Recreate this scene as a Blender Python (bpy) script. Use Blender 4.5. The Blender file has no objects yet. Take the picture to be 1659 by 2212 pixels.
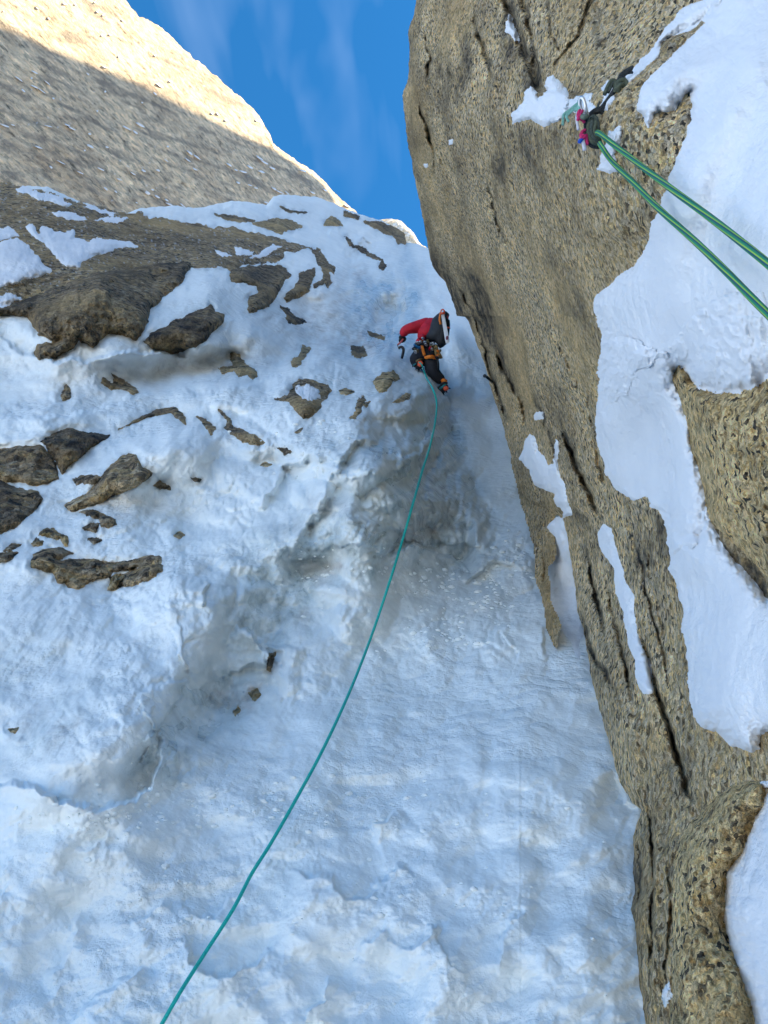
import bpy, math, random
import numpy as np
from mathutils import Vector, Matrix
random.seed(7); RNG = np.random.default_rng(11)
sc = bpy.context.scene
COL = sc.collection

# ------------------------------------------------------------------ camera, sky, sun, exposure
F = 1664.0                 # focal length in units of the 1659 x 2212 view of the photograph
TH = math.radians(35.0)    # the phone is tilted up the gully
cam = bpy.data.cameras.new('camera'); camo = bpy.data.objects.new('camera', cam); COL.objects.link(camo)
camo.rotation_euler = (math.radians(90) + TH, 0, 0)
cam.sensor_fit = 'VERTICAL'; cam.sensor_height = 24.0; cam.lens = 24.0 * F / 2212.0
cam.clip_start = 0.05; cam.clip_end = 20000
sc.camera = camo

SUN = Vector((0.74, -0.22, 0.58)).normalized()
world = bpy.data.worlds.new('World'); sc.world = world; world.use_nodes = True
nt = world.node_tree; nt.nodes.clear()
wo = nt.nodes.new('ShaderNodeOutputWorld'); bg = nt.nodes.new('ShaderNodeBackground')
sky = nt.nodes.new('ShaderNodeTexSky'); sky.sky_type = 'NISHITA'; sky.sun_disc = False
sky.sun_elevation = math.asin(SUN.z); sky.sun_rotation = math.atan2(SUN.x, SUN.y)
sky.altitude = 3200; sky.air_density = 1.0; sky.dust_density = 0.3; sky.ozone_density = 1.6
bg.inputs['Strength'].default_value = 0.15
# thin cirrus streaks
tc = nt.nodes.new('ShaderNodeTexCoord'); mp = nt.nodes.new('ShaderNodeMapping')
mp.inputs['Scale'].default_value = (8.0, 2.4, 2.0)
mp.inputs['Location'].default_value = (0.35, 0, 0.2)
n1 = nt.nodes.new('ShaderNodeTexNoise'); n1.inputs['Scale'].default_value = 1.0; n1.inputs['Detail'].default_value = 3.5
n1.inputs['Roughness'].default_value = 0.55; n1.inputs['Distortion'].default_value = 0.6
cr = nt.nodes.new('ShaderNodeValToRGB'); cr.color_ramp.elements[0].position = 0.50; cr.color_ramp.elements[1].position = 0.80
cr.color_ramp.elements[0].color = (0, 0, 0, 1); cr.color_ramp.elements[1].color = (0.11, 0.11, 0.11, 1)
mx = nt.nodes.new('ShaderNodeMix'); mx.data_type = 'RGBA'
mx.inputs[7].default_value = (4.6, 5.6, 7.0, 1)
L = nt.links
mp0 = nt.nodes.new('ShaderNodeMapping'); mp0.inputs['Rotation'].default_value = (0, math.radians(26), 0); L.new(tc.outputs['Generated'], mp0.inputs[0]); L.new(mp0.outputs[0], mp.inputs[0]); L.new(mp.outputs[0], n1.inputs['Vector']); L.new(n1.outputs[0], cr.inputs[0])
L.new(cr.outputs[0], mx.inputs[0]); hs = nt.nodes.new('ShaderNodeHueSaturation'); hs.inputs['Saturation'].default_value = 1.32; hs.inputs['Hue'].default_value = 0.493; hs.inputs['Value'].default_value = 1.12; L.new(sky.outputs[0], hs.inputs['Color']); L.new(hs.outputs[0], mx.inputs[6]); L.new(mx.outputs[2], bg.inputs[0]); L.new(bg.outputs[0], wo.inputs[0])

sd = bpy.data.lights.new('sun', 'SUN'); sd.energy = 5.0; sd.angle = math.radians(0.5); sd.color = (1.0, 0.85, 0.60)
so = bpy.data.objects.new('sun', sd); COL.objects.link(so)
so.rotation_euler = (-SUN).to_track_quat('-Z', 'Y').to_euler()

sc.view_settings.view_transform = 'Standard'; sc.view_settings.look = 'None'
sc.view_settings.gamma = 1.0; sc.view_settings.exposure = 1.27
try: sc.view_settings.use_curve_mapping = False
except Exception: pass
try:
    sc.cycles.max_bounces = 8; sc.cycles.diffuse_bounces = 5; sc.cycles.use_denoising = True
except Exception: pass

# ------------------------------------------------------------------ maths helpers
CT, ST = math.cos(TH), math.sin(TH)
def W(px, py, d):
    """a point at view coordinates px,py and distance d along the camera axis -> world metres"""
    px = np.asarray(px, float); py = np.asarray(py, float); d = np.asarray(d, float)
    dx = (px - 829.5) / F; dy = (1106 - py) / F
    return np.stack([dx * d, (CT - dy * ST) * d, (ST + dy * CT) * d], -1)

def _h(ix, iy, s):
    x = (ix.astype(np.int64) * 374761393 + iy.astype(np.int64) * 668265263 + s * 974634777) & 0xffffffff
    x = ((x ^ (x >> 13)) * 1274126177) & 0xffffffff
    x = x ^ (x >> 16)
    return (x & 0xffff).astype(np.float32) * (2 * math.pi / 65536.0)
def pn(x, y, s=0):
    x = np.asarray(x, float); y = np.asarray(y, float)
    ix = np.floor(x); iy = np.floor(y); fx = x - ix; fy = y - iy
    ux = fx * fx * fx * (fx * (fx * 6 - 15) + 10); uy = fy * fy * fy * (fy * (fy * 6 - 15) + 10)
    def g(i, j):
        a = _h(ix + i, iy + j, s)
        return np.cos(a) * (fx - i) + np.sin(a) * (fy - j)
    a = g(0, 0); b = g(1, 0); c = g(0, 1); d = g(1, 1)
    return 1.5 * ((a + (b - a) * ux) * (1 - uy) + (c + (d - c) * ux) * uy)
def fbm(x, y, o=4, s=0, r=0.5):
    t = 0; a = 1.0; k = 1.0
    for i in range(o):
        t = t + a * pn(x * k + 17.3 * i, y * k - 9.1 * i, s + i); a *= r; k *= 2.03
    return t
def bil(x, y, o=3, s=0, r=0.5):          # billowy: rounded lumps with sharp creases
    t = 0; a = 1.0; k = 1.0
    for i in range(o):
        t = t + a * (np.abs(pn(x * k + 5.1 * i, y * k + 3.7 * i, s + i)) * 2 - 0.55); a *= r; k *= 2.1
    return t
def rid(x, y, o=3, s=0, r=0.5): return -bil(x, y, o, s, r)
def cell(x, y, s=0, k=1.0):          # rounded lumps meeting in creases, about -0.5 .. 0.5
    ix = np.floor(x); iy = np.floor(y); best = np.full(np.shape(x), 9.0)
    for i in (-1, 0, 1):
        for j in (-1, 0, 1):
            a = _h(ix + i, iy + j, s) / 6.2832; b = _h(ix + i, iy + j, s + 77) / 6.2832; c = _h(ix + i, iy + j, s + 33) / 6.2832
            best = np.minimum(best, ((x - ix - i - a) ** 2 + (y - iy - j - b) ** 2) * (0.7 + 1.0 * c) + .25 * c)
    return 0.5 - best * k
def facet(x, y, s=0):          # flat faced blocks with sharp edges
    ix = np.floor(x); iy = np.floor(y); best = np.full(np.shape(x), 9.0)
    for i in (-1, 0, 1):
        for j in (-1, 0, 1):
            a = _h(ix + i, iy + j, s) / 6.2832; b = _h(ix + i, iy + j, s + 77) / 6.2832; c = _h(ix + i, iy + j, s + 33)
            dx = x - ix - i - a; dy = y - iy - j - b; u = dx * np.cos(c) + dy * np.sin(c); v = dy * np.cos(c) - dx * np.sin(c)
            best = np.minimum(best, np.maximum(np.maximum(u * .5, -u), np.maximum(v, -v * .6)) + .12 * c / 6.28)
    return .35 - best
def sstep(a, b, x):
    t = np.clip((x - a) / (b - a), 0, 1); return t * t * (3 - 2 * t)

def segd(px, py, poly, closed=True):
    """distance to the poly line, and inside flag for closed ones"""
    P = np.asarray(poly, float); Q = np.roll(P, -1, 0)
    if not closed: P = P[:-1]; Q = Q[:-1]
    best = np.full(px.shape, 1e9); ins = np.zeros(px.shape, bool)
    for (x0, y0), (x1, y1) in zip(P, Q):
        ex, ey = x1 - x0, y1 - y0; l = ex * ex + ey * ey + 1e-9
        t = np.clip(((px - x0) * ex + (py - y0) * ey) / l, 0, 1)
        d = (px - x0 - t * ex) ** 2 + (py - y0 - t * ey) ** 2
        best = np.minimum(best, d)
        if closed:
            c = ((y0 > py) != (y1 > py))
            ins ^= c & (px < (x1 - x0) * (py - y0) / (y1 - y0 + 1e-12) + x0)
    d = np.sqrt(best)
    return np.where(ins, d, -d) if closed else d
def sided(px, py, poly):
    """signed distance to an open line (+ on the left when walking along it, y down) and end fade"""
    P = np.asarray(poly, float); best = np.full(px.shape, 1e9); sg = np.ones(px.shape); arc = np.zeros(px.shape)
    ls = np.hypot(*(P[1:] - P[:-1]).T); tot = ls.sum(); acc = 0
    for k in range(len(P) - 1):
        (x0, y0), (x1, y1) = P[k], P[k + 1]; ex, ey = x1 - x0, y1 - y0; l = ex * ex + ey * ey + 1e-9
        t = np.clip(((px - x0) * ex + (py - y0) * ey) / l, 0, 1)
        d = (px - x0 - t * ex) ** 2 + (py - y0 - t * ey) ** 2
        m = d < best; best = np.where(m, d, best)
        cr_ = ex * (py - y0) - ey * (px - x0)
        sg = np.where(m, np.where(cr_ < 0, 1.0, -1.0), sg); arc = np.where(m, acc + t * ls[k], arc); acc += ls[k]
    e = np.minimum(arc, tot - arc) / (0.22 * tot)
    return np.sqrt(best) * sg, sstep(0, 1, np.clip(e, 0, 1))

# views of the photograph the outlines were traced in -> common coordinates
VIEW = {'1': (0, 0, .5), '2': (829.5, 0, .5), '3': (0, 552.8, .5), '4': (829.5, 552.8, .5), '5': (0, 1105.5, .5), '6': (829.5, 1105.5, .5),
        '7': (0, 1659, .5), '8': (829.5, 1659, .5), 'a': (0, 371.6, .28), 'b': (0, 829.5, .28), 'c': (530.9, 763.1, .28),
        'd': (796.3, 962.2, .28), 'e': (464.5, 398.2, .28), 'z': (809.6, 637.1, .13601), 'k': (1194.5, 132.7, .14), 'p': (0, 0, 1)}
def V(tag, *pts):
    ox, oy, s = VIEW[tag]
    return [(ox + x * s, oy + y * s) for x, y in pts]

# ------------------------------------------------------------------ object helpers
def mesh_np(name, co, faces, mat=None, smooth=True, attrs=None):
    """faces: (n,4) int array of quads, or list"""
    me = bpy.data.meshes.new(name)
    faces = np.asarray(faces, np.int32); n = len(faces); k = faces.shape[1]
    me.vertices.add(len(co)); me.vertices.foreach_set('co', np.asarray(co, np.float32).ravel())
    me.loops.add(n * k); me.loops.foreach_set('vertex_index', faces.ravel())
    me.polygons.add(n); me.polygons.foreach_set('loop_start', np.arange(0, n * k, k, dtype=np.int32))
    me.polygons.foreach_set('use_smooth', np.full(n, smooth))
    me.update(calc_edges=True); me.validate()
    for a, v in (attrs or {}).items():
        at = me.attributes.new(a, 'FLOAT', 'POINT'); at.data.foreach_set('value', np.asarray(v, np.float32).ravel())
    if mat: me.materials.append(mat)
    return me
def link(name, me, parent=None, label=None, cat=None, group=None, kind=None):
    o = bpy.data.objects.new(name, me); COL.objects.link(o)
    if parent is not None: o.parent = parent
    if label: o['label'] = label
    if cat: o['category'] = cat
    if group: o['group'] = group
    if kind: o['kind'] = kind
    return o
def grid_faces(nr, nc):
    i = np.arange(nr * nc).reshape(nr, nc)
    return np.stack([i[:-1, :-1], i[1:, :-1], i[1:, 1:], i[:-1, 1:]], -1).reshape(-1, 4)

# ------------------------------------------------------------------ materials
def NN(t, typ, **kw):
    n = t.nodes.new(typ)
    for k, v in kw.items():
        if k in n.inputs: n.inputs[k].default_value = v
        else: setattr(n, k, v)
    return n
def newmat(name):
    m = bpy.data.materials.new(name); m.use_nodes = True; t = m.node_tree
    return m, t, t.nodes['Principled BSDF']
def ramp(t, src, stops):
    r = t.nodes.new('ShaderNodeValToRGB'); e = r.color_ramp.elements
    while len(e) < len(stops): e.new(0.5)
    for x, (p, c) in zip(e, stops):
        x.position = p; x.color = (*c, 1) if len(c) == 3 else c
    t.links.new(src, r.inputs[0]); return r.outputs[0]
def mixc(t, fac, a, b):
    m = t.nodes.new('ShaderNodeMix'); m.data_type = 'RGBA'
    for s, v in ((0, fac), (6, a), (7, b)):
        if hasattr(v, 'is_output'): t.links.new(v, m.inputs[s])
        else: m.inputs[s].default_value = v if s == 0 else (*v, 1)
    return m.outputs[2]
def mth(t, op, a, b=None):
    m = t.nodes.new('ShaderNodeMath'); m.operation = op
    for s, v in ((0, a), (1, b)):
        if v is None: continue
        if hasattr(v, 'is_output'): t.links.new(v, m.inputs[s])
        else: m.inputs[s].default_value = v
    return m.outputs[0]
def noise(t, vec, scale, detail=4, rough=0.55, dist=0.0):
    n = NN(t, 'ShaderNodeTexNoise', Scale=scale, Detail=detail, Roughness=rough, Distortion=dist)
    t.links.new(vec, n.inputs['Vector']); return n.outputs[0]
def coords(t, scale=(1, 1, 1), rot=(0, 0, 0)):
    tc = t.nodes.new('ShaderNodeTexCoord'); mp = t.nodes.new('ShaderNodeMapping')
    mp.inputs['Scale'].default_value = scale; mp.inputs['Rotation'].default_value = rot
    t.links.new(tc.outputs['Object'], mp.inputs[0]); return mp.outputs[0]
def bump(t, b, h, dist, strength=1.0, prev=None):
    n = NN(t, 'ShaderNodeBump', Distance=dist, Strength=strength); t.links.new(h, n.inputs['Height'])
    if prev: t.links.new(prev, n.inputs['Normal'])
    t.links.new(n.outputs[0], b.inputs['Normal']); return n.outputs[0]
def attr(t, name):
    a = t.nodes.new('ShaderNodeAttribute'); a.attribute_name = name; return a.outputs['Fac']

def snow_mat(name, scale=1.0, bumpd=0.01, ca=(0.775, 0.81, 0.81), cb=(0.85, 0.88, 0.87)):
    m, t, b = newmat(name); v = coords(t)
    ice = attr(t, 'ice'); dirt_shade = attr(t, 'dirt_shade')
    n = noise(t, v, 2.2 * scale, 6, 0.6); n2 = noise(t, v, 9 * scale, 5, 0.65)
    snow = ramp(t, n, [(0.3, ca), (0.6, cb)])
    icec = ramp(t, n2, [(0.3, (0.34, 0.39, 0.40)), (0.5, (0.53, 0.60, 0.61)), (0.68, (0.74, 0.79, 0.80))])
    c = mixc(t, ice, snow, icec)
    dirt_shade_c = ramp(t, n2, [(0.35, (0.30, 0.25, 0.20)), (0.65, (0.66, 0.62, 0.59))])
    c = mixc(t, dirt_shade, c, dirt_shade_c)
    t.links.new(c, b.inputs['Base Color'])
    r = mth(t, 'SUBTRACT', 0.70, mth(t, 'MULTIPLY', ice, 0.44)); t.links.new(r, b.inputs['Roughness'])
    b.inputs['Specular IOR Level'].default_value = 0.35
    b.inputs['Subsurface Weight'].default_value = 0.0
    g = noise(t, v, 30 * scale, 6, 0.7); p = bump(t, b, g, bumpd, 0.35)
    cl = NN(t, 'ShaderNodeTexVoronoi', Scale=17 * scale); wv = NN(t, 'ShaderNodeVectorMath', operation='MULTIPLY_ADD'); nz = NN(t, 'ShaderNodeTexNoise', Scale=22 * scale, Detail=4, Roughness=0.7)
    t.links.new(v, nz.inputs['Vector']); t.links.new(nz.outputs[1], wv.inputs[0]); wv.inputs[1].default_value = (.07 / scale,) * 3; t.links.new(v, wv.inputs[2]); t.links.new(wv.outputs[0], cl.inputs['Vector'])
    msk = ramp(t, noise(t, v, 1.7 * scale, 3, 0.6), [(0.45, (0, 0, 0)), (0.6, (1, 1, 1))])
    p = bump(t, b, mth(t, 'MULTIPLY', mth(t, 'MULTIPLY', cl.outputs['Distance'], -1.0), msk), bumpd * 1.6, 0.6, p)
    fine = noise(t, v, 130 * scale, 3, 0.7); p = bump(t, b, fine, bumpd * .22, 0.5, p)
    g2 = noise(t, v, 5.5 * scale, 4, 0.6, 0.5); bump(t, b, g2, bumpd * 3.2, 0.35, p)
    return m
M_SNOW = snow_mat('wind_packed_snow_and_ice', 1.0, 0.012)
M_PATCH = snow_mat('soft_fresh_snow', 1.6, 0.006, (0.72, 0.735, 0.765), (0.79, 0.80, 0.82))

def rock_mat(name, grain, cols, dark=(0.045, 0.04, 0.035), stain_shade_c=(0.05, 0.045, 0.04), bumpd=0.004, big=1.2, dust=0.0, stretch=(1, 1, 1), rot=(0, 0, 0), veins=0.5, lo=0.5):
    m, t, b = newmat(name); v0 = coords(t); v = coords(t, stretch, rot)
    wob = NN(t, 'ShaderNodeTexNoise', Scale=grain * 0.8, Detail=2); t.links.new(v, wob.inputs['Vector'])
    add = NN(t, 'ShaderNodeVectorMath', operation='MULTIPLY_ADD'); t.links.new(wob.outputs[1], add.inputs[0])
    add.inputs[1].default_value = (0.9 / grain,) * 3; t.links.new(v, add.inputs[2])
    vo = NN(t, 'ShaderNodeTexVoronoi', Scale=grain); t.links.new(add.outputs[0], vo.inputs['Vector'])
    sep = t.nodes.new('ShaderNodeSeparateColor'); t.links.new(vo.outputs['Color'], sep.inputs[0])
    k = len(cols); r = ramp(t, sep.outputs[0], [(0.06 + i * 0.94 / k, c) for i, c in enumerate(cols)])
    c = mixc(t, ramp(t, sep.outputs[1], [(0.86, (0, 0, 0)), (0.9, (1, 1, 1))]), r, dark)
    # dark gaps between the crystals, larger weathering tones
    vf = NN(t, 'ShaderNodeTexVoronoi', Scale=grain * 0.8, feature='DISTANCE_TO_EDGE'); t.links.new(add.outputs[0], vf.inputs['Vector'])
    gap = ramp(t, vf.outputs[0], [(0.0, (1, 1, 1)), (0.14, (0, 0, 0))])
    sp_ = noise(t, v, grain * 0.42, 5, 0.75, 0.2)
    spk = ramp(t, sp_, [(0.33, (0.32, 0.30, 0.27)), (0.44, (1.0, 1.0, 0.98)), (0.56, (1.32, 1.28, 1.2)), (0.68, (1.75, 1.7, 1.6))])
    c = mixc(t, mth(t, 'MULTIPLY', gap, veins), c, (0.32, 0.25, 0.16))
    ms = NN(t, 'ShaderNodeMix', data_type='RGBA', blend_type='MULTIPLY'); ms.inputs[0].default_value = 1.0; t.links.new(c, ms.inputs[6]); t.links.new(spk, ms.inputs[7]); c = ms.outputs[2]
    bn = noise(t, v, big, 6, 0.62, 0.4)
    c = mixc(t, ramp(t, bn, [(0.46, (0, 0, 0)), (0.62, (.6, .6, .6))]), c, (0.66, 0.46, 0.22)) if veins > 0.3 else c
    bn2 = noise(t, v0, big * 2.7, 7, 0.7, 0.3)
    tone = ramp(t, bn2, [(0.32, (lo, lo * .96, lo * .92)), (0.52, (1.08, 1.08, 1.06)), (0.7, (1.35, 1.3, 1.2))])
    mm = NN(t, 'ShaderNodeMix', data_type='RGBA', blend_type='MULTIPLY'); mm.inputs[0].default_value = 1.0
    t.links.new(c, mm.inputs[6]); t.links.new(tone, mm.inputs[7]); c = mm.outputs[2]
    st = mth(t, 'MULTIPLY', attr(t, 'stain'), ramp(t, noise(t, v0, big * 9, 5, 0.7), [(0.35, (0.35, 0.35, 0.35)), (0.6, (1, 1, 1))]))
    c = mixc(t, st, c, stain_shade_c)
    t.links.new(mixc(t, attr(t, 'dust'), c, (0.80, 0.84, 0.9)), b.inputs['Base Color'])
    b.inputs['Roughness'].default_value = 0.82; b.inputs['Specular IOR Level'].default_value = 0.25
    ce = mth(t, 'MULTIPLY', vo.outputs['Distance'], -1.0)
    p = bump(t, b, ce, bumpd * 1.3, 0.9)
    p = bump(t, b, gap, -bumpd * 1.6, 0.7, p)
    p = bump(t, b, sp_, bumpd * 3, 0.8, p)
    bump(t, b, noise(t, v, grain * 0.14, 6, 0.7), bumpd * 8, 0.8, p)
    return m
OCH = [(0.30, 0.21, 0.12), (0.84, 0.59, 0.27), (0.72, 0.55, 0.33), (0.88, 0.74, 0.52), (0.47, 0.38, 0.28), (0.88, 0.66, 0.31), (0.68, 0.58, 0.45)]
GRY = [(0.14, 0.11, 0.08), (0.44, 0.32, 0.18), (0.33, 0.26, 0.19), (0.54, 0.45, 0.33), (0.25, 0.19, 0.14), (0.48, 0.35, 0.18)]
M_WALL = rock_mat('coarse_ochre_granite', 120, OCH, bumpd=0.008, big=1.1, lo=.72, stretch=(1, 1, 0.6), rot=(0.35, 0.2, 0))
M_SLAB = rock_mat('yellow_speckled_granite', 105, [(0.44, 0.29, 0.13), (0.78, 0.54, 0.23), (0.86, 0.66, 0.35), (0.74, 0.57, 0.35), (0.90, 0.70, 0.39)], bumpd=0.006, big=1.8, veins=0.35)
M_ROCK = rock_mat('weathered_brown_granite', 22, GRY, bumpd=0.025, big=0.45, stain_shade_c=(0.045, 0.038, 0.035))
M_ROCKY = rock_mat('ochre_weathered_granite', 22, [(0.30, 0.22, 0.11), (0.50, 0.37, 0.18), (0.38, 0.31, 0.21), (0.58, 0.46, 0.29)], bumpd=0.02, big=0.45)

def simple(name, col, rough=0.6, metal=0.0, bscale=None, bd=0.001, var=0.25, spec=0.4):
    m, t, b = newmat(name); v = coords(t)
    n = noise(t, v, bscale or 30, 4, 0.6)
    d = tuple(max(0, c * (1 - var)) for c in col); u = tuple(min(1, c * (1 + var)) for c in col)
    t.links.new(ramp(t, n, [(0.3, d), (0.7, u)]), b.inputs['Base Color'])
    b.inputs['Roughness'].default_value = rough; b.inputs['Metallic'].default_value = metal
    b.inputs['Specular IOR Level'].default_value = spec
    bump(t, b, n, bd, 0.6)
    return m

# ------------------------------------------------------------------ distance fields (smooth surfaces through control points)
def rbf(cp):
    cp = np.asarray(cp, float); X = cp[:, :2] / 1000; y = np.log(cp[:, 2]); n = len(cp)
    r = np.hypot(X[:, None, 0] - X[None, :, 0], X[:, None, 1] - X[None, :, 1])
    A = np.zeros((n + 3, n + 3)); A[:n, :n] = -r + 0.0; A[:n, :n] += np.eye(n) * -0.015
    A[:n, n] = 1; A[:n, n + 1:] = X; A[n, :n] = 1; A[n + 1:, :n] = X.T
    w = np.linalg.solve(A, np.concatenate([y, [0, 0, 0]]))
    def f(px, py):
        x = px / 1000; yy = py / 1000; o = w[n] + w[n + 1] * x + w[n + 2] * yy
        for i in range(n): o = o - w[i] * np.sqrt((x - X[i, 0]) ** 2 + (yy - X[i, 1]) ** 2 + 0.002)
        return np.exp(o)
    return f
fA = rbf([(-300, 2600, 1.1), (830, 2600, 1.1), (1700, 2600, 1.1), (0, 2212, 1.45), (830, 2212, 1.45), (1400, 2212, 1.42), (1900, 2212, 1.5),
          (0, 1900, 1.75), (830, 1900, 1.75), (1350, 1900, 1.75), (0, 1720, 2.1), (400, 1720, 2.15), (830, 1680, 2.3), (1300, 1650, 2.25),
          (0, 1450, 2.75), (300, 1450, 2.7), (550, 1450, 3.05), (830, 1400, 3.2), (1200, 1400, 3.1), (0, 1200, 3.8), (300, 1200, 3.9),
          (600, 1200, 4.0), (830, 1200, 4.1), (1000, 1250, 4.5), (1150, 1250, 4.3), (0, 1000, 5.1), (300, 1000, 5.2), (600, 1000, 5.3),
          (850, 1000, 5.6), (1000, 1000, 7.0), (1120, 1000, 6.4), (0, 800, 6.9), (300, 800, 6.9), (600, 800, 7.4), (850, 830, 8.6), (960, 850, 10.6),
          (1050, 800, 10.8), (0, 600, 8.5), (200, 620, 8.2), (450, 620, 9.5), (700, 650, 11.5), (850, 700, 11.8), (950, 700, 12.5), (-300, 1000, 5.0),
          (0, 420, 13), (200, 450, 14), (450, 450, 18), (700, 430, 26), (870, 500, 32), (850, 560, 20), (920, 600, 18), (-300, 420, 12), (1500, 800, 11), (1500, 1200, 4.6), (1300, 500, 30)])
fW = rbf([(900, 0, 4.5), (870, 200, 4.8), (880, 350, 5.2), (920, 520, 5.9), (1000, 700, 6.1), (1080, 900, 5.3), (1150, 1100, 4.1), (1190, 1250, 3.5),
          (1260, 1250, 3.1), (1300, 1500, 2.3), (1370, 1750, 1.85), (1370, 1950, 1.62), (1390, 2212, 1.38), (1400, 2600, 1.1),
          (1050, 0, 3.4), (1050, 300, 3.3), (1130, 600, 3.3), (1200, 800, 3.1), (1300, 1000, 2.7), (1400, 1250, 2.1), (1450, 1500, 1.8), (1500, 1750, 1.5),
          (1550, 2000, 1.3), (1600, 2300, 1.1), (1250, 0, 2.5), (1290, 260, 1.75), (1300, 500, 1.9), (1400, 700, 1.75), (1500, 400, 1.4), (1659, 0, 1.6),
          (1659, 300, 1.3), (1659, 600, 1.2), (1659, 1000, 1.25), (1659, 1300, 1.3), (1659, 1600, 1.25), (1950, 0, 1.2), (1950, 1000, 0.95), (1950, 2000, 0.9), (1000, -300, 3.4), (1600, -300, 1.7), (2450, 0, 1.0), (2450, 1000, .8), (2450, 2200, .75), (1000, -1400, 3.6), (1700, -1400, 2.0)])

G = 2.5; X0, Y0 = -700.0, -300.0; NX, NY = 1245, 1161
RX, RY = np.meshgrid(X0 + G * np.arange(NX), Y0 + G * np.arange(NY))
class Field:
    """composite surface: distance raster that later snow patches and rocks build upon"""
    def __init__(s, f, relief, lim):
        x0, x1 = lim
        s.i0 = int((x0 - X0) / G); s.i1 = int((x1 - X0) / G)
        s.px = RX[:, s.i0:s.i1]; s.py = RY[:, s.i0:s.i1]
        s.D = f(s.px, s.py); s.D = s.D * (1 - relief(s.px, s.py) / F)
        s.x0 = s.px[0, 0]
    def blur(s, r):
        L_ = np.log(s.D)
        for ax in (0, 1):
            for _ in range(2):
                k = 2 * r + 1; P_ = np.pad(L_, [(r + 1, r) if a == ax else (0, 0) for a in (0, 1)], mode='edge'); c = np.cumsum(P_, axis=ax)
                L_ = (np.take(c, range(k, c.shape[ax]), ax) - np.take(c, range(0, c.shape[ax] - k), ax)) / k
        b = Field.__new__(Field); b.px, b.py, b.x0 = s.px, s.py, s.x0; b.D = np.exp(L_); return b
    def at(s, px, py):
        u = np.clip((np.asarray(px, float) - s.x0) / G, 0, s.D.shape[1] - 1.001); v = np.clip((np.asarray(py, float) - Y0) / G, 0, NY - 1.001)
        i = u.astype(int); j = v.astype(int); a = u - i; b = v - j; D = s.D
        return (D[j, i] * (1 - a) + D[j, i + 1] * a) * (1 - b) + (D[j + 1, i] * (1 - a) + D[j + 1, i + 1] * a) * b

def blobs(px, py, lst):
    o = np.zeros(px.shape)
    for (cx, cy, rx, ry, ang, a) in lst:
        c, s_ = math.cos(math.radians(ang)), math.sin(math.radians(ang))
        u = ((px - cx) * c + (py - cy) * s_) / rx; v = (-(px - cx) * s_ + (py - cy) * c) / ry
        o = o + a * np.exp(-(u * u + v * v) ** 1.3)
    return o

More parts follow.
